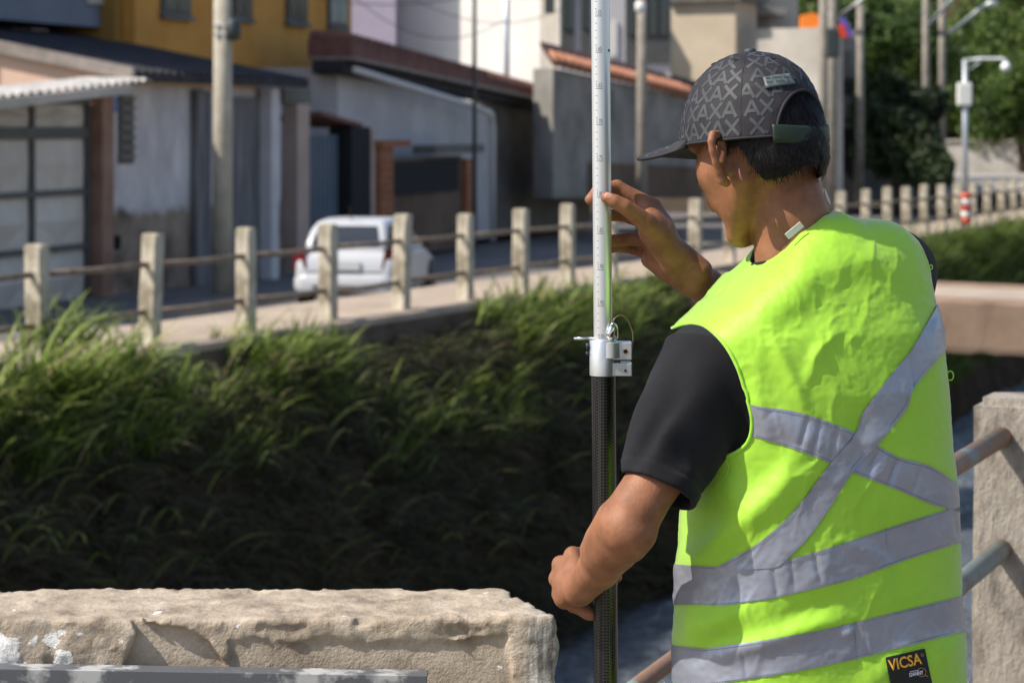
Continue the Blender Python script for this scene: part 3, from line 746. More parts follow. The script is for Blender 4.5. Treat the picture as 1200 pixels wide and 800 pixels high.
# ---- lilac and white buildings behind
h5 = empty('lilac_building', P(438,150,76)); m = MB(); pbox(m,380,463,-120,200,76,8); m.out('wall', B['lilac'], h5); tag(h5, 'lilac building wall between the ochre and the white building', 'building')
h6 = empty('white_building', P(548,150,74)); m = MB(); pbox(m,463.5,633,-120,210,78,2,32); m.out('wall', B['white'], h6)
for k in range(10):
    for j in range(2):
        c = P(538+k*9, 78+j*8, 78-.0215*(538+k*9-463)*.62); mm = MB(); s = .09
        mm.lathe(c+Vector((0,.085,0)), (0,-1,0), [(.115,0),(.115,.06),(.06,.06),(.06,.03)], 8); mm.out('vent_block', B['greyl'], h6)
tag(h6, 'bright white sunlit building wall behind the red roof', 'building')
h7 = empty('house_with_tall_doors', P(710,150,70))
m = MB(); pbox(m,633.5,655,-120,210,72,.5,30); m.out('corner_wall', B['greyl'], h7)
m = MB(); pbox(m,655.3,786,-120,210,70.5,2); m.out('wall', B['bluep'], h7)
for x0,x1,y1 in ((657,673,62),(681,692,62),(733,785,74)):
    m = MB(); pbox(m,x0,x1,-60,y1,70.42,.07); d_ = m.out('door', B['gatef'], h7)
    n_ = 2 if x1-x0 < 30 else 4
    for k in range(n_):
        mm = MB(); xa = x0+(x1-x0)*(k+.12)/n_; xb = x0+(x1-x0)*(k+.88)/n_; pbox(mm,xa,xb,-50,y1*.55,70.36,.055); mm.out('pane', B['glass'], d_)
m = MB(); pbox(m,638,650,-30,16,70.95,.045); m.out('window', B['glass'], h7)
m = MB(); pbox(m,716,723,25,66,70.44,.055); m.out('light_pillar', B['white'], h7)
tag(h7, 'house with tall dark doors behind the measuring pole', 'house')

# ---- grey house with terracotta roof
h8 = empty('terracotta_roof_house', P(735,250,64))
m = MB(); a0, a1, a2, a3 = P(648,232,62), P(824,232,72), P(824,118,72), P(648,80,62)
dv = Vector((-.5,.6,0))
m.hexa([a0,a1,a1+dv,a0+dv,a3,a2,a2+dv,a3+dv]); m.out('wall', B['greyw'], h8)
m = MB(); e_ = Vector((0,-.05,0)); c0, c1, c2, c3 = P(690,231,64.1)+e_, P(824,231,71.9)+e_, P(824,196,71.9)+e_, P(690,190,64.1)+e_
m.hexa([c0,c1,c1-e_*.9,c0-e_*.9,c3,c2,c2-e_*.9,c3-e_*.9]); m.out('damp_course', B['brown'], h8)
m = MB(); c0, c1, c2, c3 = P(716,142,65.5), P(726,142,66.1), P(726,106,66.1), P(716,106,65.5)
m.hexa([c0,c1,c1-e_*6,c0-e_*6,c3,c2,c2-e_*6,c3-e_*6]); m.out('shutter', B['gatef'], h8)
r0, r1 = P(647,70,61.6), P(830,114,72); up = Vector((-.30,.9,.50))
m = MB(); m.hexa([r0-Vector((0,0,.12)),r1-Vector((0,0,.12)),r1-Vector((0,0,.12))+up,r0-Vector((0,0,.12))+up,r0,r1,r1+up,r0+up]); rf = m.out('roof', PM('sooty_old_tiles', (.06,.032,.028), (.11,.06,.05), scale=4, rough=.95), h8)
for k in range(24):
    c = r0.lerp(r1,(k+.5)/24); mm = MB()
    un = up.normalized(); mm.tube([c-un*.14, c+un*.15+Vector((0,0,.02)), c+un*.45+Vector((0,0,-.02))], [.13,.125,.10], 10); mm.out('roof_tile', B['terra'], rf, True)
tag(h8, 'grey rendered house under a terracotta tile roof behind the pole', 'house')

# ---- tan and light grey buildings behind the cap
h9 = empty('tan_building', P(825,150,78)); m = MB(); pbox(m,786.5,862,3,220,77,2,25); m.out('wall', B['tan'], h9)
m = MB(); pbox(m,780,868,-4,3,76.8,2.6,25); m.out('roof_slab', B['greyd'], h9); tag(h9, 'tan rendered building left of the cap', 'building')
h10 = empty('light_grey_building', P(900,150,80)); m = MB(); pbox(m,838,972,35,230,77,1.2,28); m.out('wall', B['greyl'], h10)
m = MB(); pbox(m,862.5,900,-60,34.5,79,6); m.out('upper_wall', B['greyw'], h10)
m = MB(); pbox(m,843,876,-20,34.5,78.6,.3); m.out('dark_opening', B['dark'], h10)
m = MB(); pbox(m,900.5,935,-60,34,79.5,6); m.out('stair_tower', B['greyl'], h10)
m = MB(); pbox(m,886,922,8,18,78.3,1); m.out('ledge', B['greyw'], h10)
tag(h10, 'light grey rendered building behind the cap', 'building')
h11 = empty('shaded_grey_building', P(1000,200,84)); m = MB(); pbox(m,972.5,1012,35,240,84,9); m.out('wall', B['greyw'], h11)
m = MB(); pbox(m,976,1000,150,240,83.9,.095); m.out('door', B['dark'], h11)
m = MB(); pbox(m,1012.5,1104,128,240,88,6); m.out('low_wing', B['greyd'], h11)
m = MB(); pbox(m,980,998,60,110,83.85,.14); m.out('window', B['glass'], h11)
tag(h11, 'shaded grey building right of the cap under the dark tree', 'building')
# cloths hung on the roof
for nm, lab, mt, pts, D in (('orange_tarpaulin','bright orange tarpaulin on the roof behind the cap',PM('orange_cloth',(.85,.20,.02),(.9,.27,.04),scale=2),[(938,36),(939,18),(952,15),(968,20),(970,33),(955,38)],76.5),
                      ('striped_parasol','blue and red folded parasol between the poles',PM('blue_violet_cloth',(.10,.08,.35),(.16,.12,.45),scale=2),[(984,22),(990,20),(1000,40),(994,45)],75.5)):
    m = MB(); k_ = len(pts); fr0 = [P(x,y,D) for x,y in pts]
    m.V = [tuple(q) for q in fr0]+[tuple(q+Vector((0,.35,0))) for q in fr0]
    m.F = [tuple(range(k_)), tuple(range(2*k_-1,k_-1,-1))]+[(i,i+k_,(i+1)%k_+k_,(i+1)%k_) for i in range(k_)]
    o = m.out(nm, mt, None, origin=P(pts[0][0],pts[0][1],D)); tag(o, lab, nm.split('_')[1])
    if 'parasol' in nm:
        mm = MB(); q = [P(x,y,D-.02) for x,y in ((983,30),(988,28),(994,44),(986,44))]; mm.hexa([*q[:4],*[v+Vector((0,.3,0)) for v in q]]); mm.out('red_panel', PM('red_cloth',(.7,.07,.03)), o)

# boundary wall at the right
bw = empty('boundary_wall', P(1150,200,120)); m = MB(); pbox(m,1108,1280,166,204,119,.4,14); m.out('wall', B['greyl'], bw)
m = MB(); pbox(m,1107,1281,163.5,165.9,118.9,.6,14); m.out('coping', B['greyl'], bw); tag(bw, 'long pale boundary wall below the trees at the right', 'wall')
yd = MB(); yd.V = [tuple(P(x,y,D)) for x,y,D in ((1108,203,117),(1290,203,117),(1290,224,84),(1108,228,80))]; yd.F = [(3,2,1,0)]
o = yd.out('side_road', PM('pale_side_road',(.30,.27,.24),(.38,.34,.30),scale=.6)); o['kind'] = 'structure'

# ================================================================== POLES, LAMPS, WIRES
pc = PM('pole_concrete', (.33,.30,.24), (.46,.42,.34), scale=3, detail=8, rough=.9, bump=.3)
pg = PM('galvanised_steel', (.42,.45,.47), (.5,.52,.54), scale=3, rough=.45, metal=.6)
pc2 = PM('shaded_pole_concrete', (.20,.18,.15), (.31,.28,.235), scale=3, detail=8, rough=.9, bump=.3)  # pole concrete in a darker colour, standing in for partial shade on these poles
pd = PM('dark_pole_steel', (.04,.05,.05), rough=.5)
def vpole(name, x, ybase, ytop, D, r0, r1, mat, label, cat='utility pole', square=False):
    b0, t0 = P(x,ybase,D), P(x,ytop,D); e = empty(name, b0); m = MB(); m.tube([b0-Vector((0,0,.5)), b0.lerp(t0,.5), t0], [r0,(r0+r1)/2,r1], 14); m.out('shaft', mat, e, True)
    tag(e, label, cat); return e
_u = fu(261,1.5); _D = fr(_u,1.5,0)[1]
up = vpole('utility_pole', 261, 330, -60, _D, .165, .145, pc, 'thick concrete utility pole in front of the whitewashed house')
c = P(273,36,_D-.1); m = MB(); m.lathe(c-Vector((0,0,.16)), (0,0,1), [(.06,0),(.13,.03),(.13,.30),(.07,.36)], 12); m.out('junction_box', pd, up, True)
m = MB()
for y in (30,40): m.tube([P(249.5,y,_D-.16),P(274,y,_D-.16)], .02, 6)
m.out('clamp_band', pg, up)
vpole('service_mast', 556, 265, -60, 52, .05, .045, pd, 'thin dark service mast before the white wall')
vpole('steel_mast', 593.5, 230, -60, 66, .09, .08, pg, 'pale steel mast against the white wall')
p2 = vpole('lamp_base_pole', 752, 250, 0, 60.5, .145, .12, pc2, 'concrete pole with white cap beside the terracotta roof')
m = MB(); m.lathe(P(751,14,60.5), (0,0,1), [(.11,0),(.14,.02),(.14,.2),(.10,.26)], 12); m.out('white_cap', PM('white_plastic',(.8,.8,.78),rough=.4), p2, True)
p3 = vpole('utility_pole', 965, 235, -60, 62, .12, .11, pc2, 'concrete utility pole with dark equipment right behind the cap')
m = MB(); pbox(m,969,984,33,68,61.7,.3); bevel(m.out('transformer', pd, p3), .05)
vpole('utility_pole', 975, 240, -60, 66, .15, .13, pc2, 'thick pole directly right of the cap')
p4 = vpole('utility_pole', 1008, 210, 5, 80, .14, .12, pc2, 'utility pole in front of the dark tree')
for a_, c_ in (((985,18),(1014,-3)),): m = MB(); m.tube([P(*a_,79.8),P(*c_,79.0)], .06, 8); m.out('lamp_arm', pg, p4, True)
p5 = vpole('utility_pole', 1085, 215, -60, 95, .16, .13, pc2, 'left one of the two tall poles before the forest')
p6 = vpole('utility_pole', 1104, 222, -60, 86, .14, .12, pc2, 'right one of the two tall poles before the forest')
for pp_, a_, c_ in ((p5,(1088,30),(1122,-8)),(p6,(1112,40),(1152,8))):
    m = MB(); m.tube([P(*a_,86),P(*c_,84)], .07, 8); ar = m.out('lamp_arm', pg, pp_, True)
    mm = MB(); q = P(*c_,84); mm.tube([q,q+Vector((.25,-.1,.1)),q+Vector((.5,-.2,.12))], [.08,.12,.05], 10); mm.out('lamp_head', pg, ar, True)
sl = vpole('street_lamp', 1131, 262, 70, 64, .085, .07, pg, 'grey street lamp with white box and red white banded foot', 'street lamp')
m = MB(); m.tube([P(1130,71,64),P(1150,69,63.8),P(1175,69,63.6),P(1180,71,63.5)], .04, 8); ar = m.out('lamp_arm', pg, sl, True)
m = MB(); m.tube([P(1135,83,64),P(1152,70,63.8)], .022, 6); m.out('stay', pg, sl, True)
m = MB(); q = P(1178.5,84,63.5); m.lathe(q, (0,0,1), [(.04,0),(.12,.06),(.13,.14),(.06,.26)], 14); m.out('lamp_globe', PM('milky_glass',(.85,.88,.9),rough=.2), ar, True)
m = MB(); pbox(m,1122.5,1139.5,97,124,63.85,.22); bevel(m.out('control_box', PM('off_white_box',(.72,.72,.66),rough=.5), sl), .04)
rb = PM('red_paint', (.65,.09,.04), rough=.5); wb = PM('white_band_paint', (.78,.74,.70), rough=.5)
for k in range(5):
    y0 = 262-k*7.2; m = MB(); m.lathe(P(1132,y0,63.6), (0,0,1), [(.155,0),(.155,.158)], 16); m.out('foot_band', (rb if k % 2 == 0 else wb), sl, True)
# wires
wmt = PM('black_cable', (.02,.02,.022), rough=.6)
for i, (a_, c_, Da, Dc, sag, lab) in enumerate([((263,-30),(556,-6),40,52,.35,'black overhead cable from the thick pole to the thin mast'),((412,-6),(593,22),60,66,.8,'sagging cable across the white wall'),
        ((470,-10),(660,10),62,68,.6,'upper thin cable before the white wall'),((965,8),(1104,4),62,86,.5,'cable between the poles right of the cap'),((1104,54),(1290,58),86,84,.35,'cable running right from the tall pole over the forest')]):
    a, c = P(*a_,Da), P(*c_,Dc); pts = [a.lerp(c,t)-Vector((0,0,sag*4*t*(1-t))) for t in np.linspace(0,1,14)]
    m = MB(); m.tube(pts, .011, 5); o = m.out('overhead_cable', wmt, None, True, origin=a); tag(o, lab, 'cable', 'overhead cables')
# ================================================================== VEGETATION
def leaf_mat(name, stops, rough=.55, trans=.35):
    m = bpy.data.materials.new(name); m.use_nodes = True; n = m.node_tree.nodes; l = m.node_tree.links; b = n['Principled BSDF']
    at = n.new('ShaderNodeAttribute'); at.attribute_name = 'rnd'; cr = n.new('ShaderNodeValToRGB'); e = cr.color_ramp.elements
    e[0].position = stops[0][0]; e[0].color = (*stops[0][1],1); e[1].position = stops[-1][0]; e[1].color = (*stops[-1][1],1)
    for p_, c_ in stops[1:-1]: x = e.new(p_); x.color = (*c_,1)
    l.new(at.outputs['Fac'], cr.inputs[0]); l.new(cr.outputs[0], b.inputs['Base Color'])
    b.inputs['Roughness'].default_value = rough; b.inputs['Specular IOR Level'].default_value = .35
    t = n.new('ShaderNodeBsdfTranslucent'); l.new(cr.outputs[0], t.inputs[0]); mx = n.new('ShaderNodeMixShader'); mx.inputs[0].default_value = trans
    l.new(b.outputs[0], mx.inputs[1]); l.new(t.outputs[0], mx.inputs[2]); l.new(mx.outputs[0], n['Material Output'].inputs[0])
    return m
def set_rnd(me, vals_per_face):
    a = me.attributes.new('rnd', 'FLOAT', 'FACE'); a.data.foreach_set('value', np.asarray(vals_per_face, dtype=np.float32))
def grass(base, up, lean, L, W, rnd, segs=6, droop=1.0):
    """base Nx3, up Nx3 start direction, lean Nx3 horizontal direction to which the blade arches"""
    N = len(base); p = base.copy(); d = up/np.linalg.norm(up, axis=1, keepdims=True)
    side = np.cross(d, lean); side /= np.maximum(np.linalg.norm(side, axis=1, keepdims=True), 1e-6)
    V = []; st = (L/segs)[:, None]
    g = np.array([0,0,-1.0])
    for s in range(segs+1):
        t = s/segs; w_ = (W*(1-t**2.2)*(.55+.45*min(1,t*4)))[:, None]*.5
        V.append(p-side*w_); V.append(p+side*w_)
        d = d + (lean*.11 + g*(.04+.36*t*t)*droop[:, None]); d /= np.linalg.norm(d, axis=1, keepdims=True); p = p + d*st
    V = np.stack(V, 1).reshape(-1, 3); k = 2*(segs+1); b0 = (np.arange(N)*k)[:, None]
    F = np.concatenate([b0+np.array([[2*s,2*s+1,2*s+3,2*s+2]]) for s in range(segs)], 1).reshape(-1, 4)
    return V, F, np.repeat(rnd, segs)
gmat = leaf_mat('tall_bank_grass', [(0,(.055,.075,.018)),(.3,(.15,.215,.04)),(.65,(.32,.42,.085)),(.88,(.48,.52,.19)),(1,(.45,.36,.20))], trans=.42)
def clump_set(cs, nblade, Lr, Wr, seed, lowlight=0):
    rg = np.random.default_rng(seed); bs, us, ls, LL, WW, RR, DR = [], [], [], [], [], [], []
    for c, nrm, s in cs:
        k = max(3, int(nblade*s)); th = rg.uniform(0, 2*np.pi, k)
        ln = np.stack([np.cos(th), np.sin(th), np.zeros(k)], 1) + np.asarray(nrm)*np.array([1,1,0])*.55
        ln /= np.linalg.norm(ln, axis=1, keepdims=True)
        b_ = np.asarray(c)+rg.normal(0, .10*s, (k,3))*np.array([1,1,.3])
        u_ = np.array([0,0,1.0])*rg.uniform(.7,1.2,(k,1)) + ln*rg.uniform(.1,.75,(k,1)) + np.asarray(nrm)*.25
        bs.append(b_); us.append(u_); ls.append(ln); LL.append(rg.uniform(*Lr,k)*s); WW.append(rg.uniform(*Wr,k)); DR.append(rg.uniform(.35,1.6,k))
        tone = rg.uniform(.15,.62); RR.append(np.clip(tone+rg.normal(0,.22,k)+(rg.random(k) < .06)*.6,0,1))
    return grass(*[np.concatenate(q) for q in (bs,us,ls,LL,WW,RR)], droop=np.concatenate(DR))
def bank_pt(D, o):
    c = fl_pt(D); i = min(max(np.searchsorted(FL[:,1], D), 1), len(FL)-1); nn = FN[i]
    z = np.interp(o, [.2,.45,.8,1.5,2.3], [c.z-.25,c.z-.38,c.z-.75,c.z-2.3,RIV-.15])
    return np.array([c.x+nn[0]*o, c.y+nn[1]*o, z]), np.array([nn[0],nn[1],.35])
def zone(D, a_, b_, c_):       # a_ in the overgrown stretches, b_ where the kerb shows beside the second post, c_ along the middle
    return b_ if 25.3 < D < 26.9 else (c_ if 28.7 < D < 32.4 else a_)
rg = np.random.default_rng(5); cs = []
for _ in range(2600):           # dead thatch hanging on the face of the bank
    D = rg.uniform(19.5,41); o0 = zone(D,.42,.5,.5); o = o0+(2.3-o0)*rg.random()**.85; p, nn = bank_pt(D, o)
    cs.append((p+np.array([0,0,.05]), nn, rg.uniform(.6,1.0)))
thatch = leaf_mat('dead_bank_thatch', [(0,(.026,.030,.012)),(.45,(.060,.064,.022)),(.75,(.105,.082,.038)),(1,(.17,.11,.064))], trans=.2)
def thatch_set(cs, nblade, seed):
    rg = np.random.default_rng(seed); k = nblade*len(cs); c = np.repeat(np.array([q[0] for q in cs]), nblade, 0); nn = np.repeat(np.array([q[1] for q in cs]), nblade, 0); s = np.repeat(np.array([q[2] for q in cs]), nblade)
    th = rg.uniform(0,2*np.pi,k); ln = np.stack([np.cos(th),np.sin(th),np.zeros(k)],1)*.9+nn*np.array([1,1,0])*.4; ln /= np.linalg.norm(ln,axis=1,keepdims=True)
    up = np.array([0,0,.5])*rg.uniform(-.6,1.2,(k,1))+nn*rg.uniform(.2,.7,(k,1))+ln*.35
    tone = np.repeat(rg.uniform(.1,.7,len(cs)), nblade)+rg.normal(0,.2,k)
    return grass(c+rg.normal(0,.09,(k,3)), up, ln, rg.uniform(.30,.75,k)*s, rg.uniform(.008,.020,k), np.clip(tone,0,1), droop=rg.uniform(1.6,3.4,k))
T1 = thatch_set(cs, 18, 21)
tops = []
for _ in range(760):            # green tufts along the top that catch the sun
    D = rg.uniform(19.5,40)
    if rg.random() > zone(D,1.0,.35,.42): continue
    o = rg.uniform(*zone(D,(.36,.95),(.62,1.1),(.92,1.30))); p, nn = bank_pt(D, o); p[2] += .10
    tops.append((p, nn, rg.uniform(.34,.74)*(1.5 if D < 25.1 and o < .6 else 1)))
for px_, py_, D in [(40,398,24.3),(60,395,24.5),(75,392,24.6),(95,396,24.9),(52,400,24.2),(85,402,24.6),(110,405,24.9),(20,405,24.0),(262,402,27.2),(280,398,27.5),(300,400,27.8),(325,396,27.9),(250,410,27.0),(560,352,32.6),(600,345,33.4),(620,348,33.8),(640,345,34.4)]:
    p = np.array(P(px_,py_+16,D)); tops.append((p, np.array([.9,-.4,.35]), rg.uniform(.65,.95) if px_ < 120 else rg.uniform(.4,.75)))
V2, F2, r2 = clump_set(tops, 17, (.5,1.3), (.018,.042), 22)
far_ = []
for _ in range(900):            # bank right of the man, beyond the bridge
    D = rg.uniform(44,78); p, nn = bank_pt(D, .38+1.5*rg.random()**1.3); far_.append((p, nn, rg.uniform(.7,1.2)))
V3, F3, r3 = clump_set(far_, 22, (.5,1.0), (.02,.04), 23)
nears = [(np.array(nr(t,-.25+random.uniform(-.08,.05))), np.array([-.9,.4,.3]), random.uniform(.25,.42)) for t in np.linspace(-.5,1.6,14)]
V4, F4, r4 = clump_set(nears, 20, (.35,.8), (.006,.012), 24)
def put(name, sets, mat, label, cat):
    Vs, Fs, off = [], [], 0
    for V_, F_, _ in sets: Vs.append(V_); Fs.append(F_+off); off += len(V_)
    me = mk_mesh(name, np.concatenate(Vs), np.concatenate(Fs)); set_rnd(me, np.concatenate([q[2] for q in sets]))
    o = link(name, me, mat, None, True); tag(o, label, cat, kind='stuff'); return o
kb = 620; Db = rg.uniform(19.5,41,kb); bp_ = [bank_pt(d_, o_) for d_, o_ in zip(Db, .6+1.2*rg.random(kb)**1.6)]       # broad single blades that catch the sun
th = rg.uniform(0,2*np.pi,kb); nb_ = np.array([q[1] for q in bp_]); ln = np.stack([np.cos(th),np.sin(th),np.zeros(kb)],1)*.8+nb_*np.array([1,1,0]); ln /= np.linalg.norm(ln,axis=1,keepdims=True)
okb = (np.interp(Db, [25.1,25.4,26.8,27.1,28.4,28.8,32.2,32.8], [1,.25,.25,1,1,.22,.22,1]) > rg.random(kb))
VB_, FB_, rb_ = grass(np.array([q[0] for q in bp_])[okb]+np.array([0,0,.1]), (np.array([0,0,1.0])*rg.uniform(.6,1.3,(kb,1))+ln*.35+nb_*.3)[okb], ln[okb], rg.uniform(.45,.95,kb)[okb], rg.uniform(.016,.036,kb)[okb], np.clip(rg.normal(.72,.2,kb),0,1)[okb], segs=8, droop=rg.uniform(.7,1.7,kb)[okb])
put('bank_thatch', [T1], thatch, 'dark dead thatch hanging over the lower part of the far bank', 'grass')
put('bank_grass', [(V2,F2,r2),(VB_,FB_,rb_)], gmat, 'bright green tufts of tall grass along the top of the far bank', 'grass')
put('bank_grass', [(V3,F3,r3*.5)], gmat, 'green grass hanging over the bank beyond the bridge', 'grass')
put('edge_grass', [(V4,F4,r4)], gmat, 'small tuft of grass at the foot of the near railing post', 'grass')

# ---- trees
bark = PM('dark_bark', (.05,.038,.028), (.10,.075,.055), scale=8, rough=.95, bump=.6, bscale=25)
def leaves(blobs, n, size, seed, hole=.35):
    """leaf cards spread through lumpy ellipsoids: blobs = [(centre, (rx,ry,rz))]"""
    rg = np.random.default_rng(seed); vol = np.array([r[0]*r[1]*r[2] for _, r in blobs]); vol = vol**.7; vol /= vol.sum()
    C = []
    for (c, r), v in zip(blobs, vol):
        k = int(n*v*1.8); d = rg.normal(size=(k,3)); d /= np.linalg.norm(d, axis=1, keepdims=True)
        q = d*(rg.random((k,1))**.45)*np.array(r); p_ = np.array(c)+q
        keep = fbm(p_*(1.1/np.mean(r))*2.2+seed, 3) > -hole+.25*rg.random(k)
        C.append(p_[keep])
    C = np.concatenate(C); k = len(C)
    a = rg.normal(size=(k,3)); a /= np.linalg.norm(a, axis=1, keepdims=True); h = rg.normal(size=(k,3)); b_ = np.cross(a, h); b_ /= np.linalg.norm(b_, axis=1, keepdims=True)
    s = (size*rg.uniform(.6,1.4,(k,1)))
    V = np.stack([C-a*s, C-b_*s*.5+a*s*.1, C+a*s, C+b_*s*.5+a*s*.1], 1).reshape(-1,3); F = np.arange(4*k).reshape(-1,4)
    tone = np.clip(.5+.5*fbm(C*.5+seed*3, 3)*1.6+rg.normal(0,.15,k), 0, 1)
    return V, F, tone
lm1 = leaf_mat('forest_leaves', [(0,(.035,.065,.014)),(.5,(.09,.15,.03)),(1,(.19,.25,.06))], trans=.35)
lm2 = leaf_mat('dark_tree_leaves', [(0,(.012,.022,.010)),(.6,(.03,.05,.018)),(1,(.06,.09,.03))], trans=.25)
def tree(name, label, base, h, blobs, n, size, seed, mat, group=None):
    e = empty(name, base); m = MB(); top = Vector(base)+Vector((0,0,h*.62)); r = h*.028
    m.tube([Vector(base)-Vector((0,0,.4)), Vector(base).lerp(top,.5)+Vector((.05*h*.3,0,0)), top], [r*1.3,r,r*.6], 10)
    for c, _ in blobs[:7]: m.tube([Vector(base).lerp(top,.55+.06*(hash(str(c)) % 5)), Vector(c)], [r*.5,r*.18], 6)
    m.out('trunk', bark, e, True)
    V, F, t = leaves(blobs, n, size, seed); me = mk_mesh('crown', V-np.array(base), F); set_rnd(me, t); o = link('crown', me, mat, e); tag(e, label, 'tree', group); return e
def lump(c, R_, k, seed, sq=.8):
    rg = np.random.default_rng(seed); out = [(np.array(c), (R_*.75,R_*.75,R_*.7))]
    for _ in range(k):
        d = rg.normal(size=3); d /= np.linalg.norm(d); out.append((np.array(c)+d*np.array([1,1,sq])*R_*rg.uniform(.55,.95), tuple(np.full(3, R_*rg.uniform(.28,.5)))))
    return out
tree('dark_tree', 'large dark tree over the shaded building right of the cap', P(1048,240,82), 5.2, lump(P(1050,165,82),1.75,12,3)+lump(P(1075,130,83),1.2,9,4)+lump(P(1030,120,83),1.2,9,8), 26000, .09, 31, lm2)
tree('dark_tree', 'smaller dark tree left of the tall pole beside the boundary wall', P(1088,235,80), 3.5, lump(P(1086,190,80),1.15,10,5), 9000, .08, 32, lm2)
for i, (x,y,D,R_,lab) in enumerate([(1010,60,98,2.2,'pale green tree behind the tarpaulin'),(1060,50,104,2.6,'bushy tree between the pole in front of the dark tree and the two tall poles'),(1140,120,122,2.6,'round tree behind the street lamp box'),(1195,125,118,2.9,'dense tree at the right edge above the boundary wall')]):
    tree('leafy_tree', lab, P(x,y+120,D), 6, lump(P(x,y,D),R_,12,40+i), 12000, .14, 50+i, lm1, 'trees at the foot of the forest')
# wooded hillside
hv = []; hf = []; nx, ny = 30, 12
for j in range(ny):
    for i in range(nx):
        X = 2+i*4.4; Y = 118+j*5.0; hv.append((X, Y, -1.9+j*1.35+1.2*math.sin(i*.7+j)))
for j in range(ny-1):
    for i in range(nx-1): hf.append((j*nx+i, j*nx+i+1, (j+1)*nx+i+1, (j+1)*nx+i))
build('hill', hv, hf, M['soil'], None, True)['kind'] = 'structure'
rg = np.random.default_rng(77); bl = []
for _ in range(150):
    t = rg.random(); Y = 122+t*45; X = rg.uniform(4,62); z = -1.9+(Y-118)/5*1.35
    R_ = rg.uniform(1.5,3.0); bl += lump((X,Y,z+R_*rg.uniform(.7,1.5)), R_, 4, int(rg.integers(1e6)))
V, F, t = leaves(bl, 110000, .20, 9, .3); me = mk_mesh('forest', V, F); set_rnd(me, t); o = link('forest', me, lm1); tag(o, 'wooded hillside filling the background at the upper right', 'forest', kind='stuff')

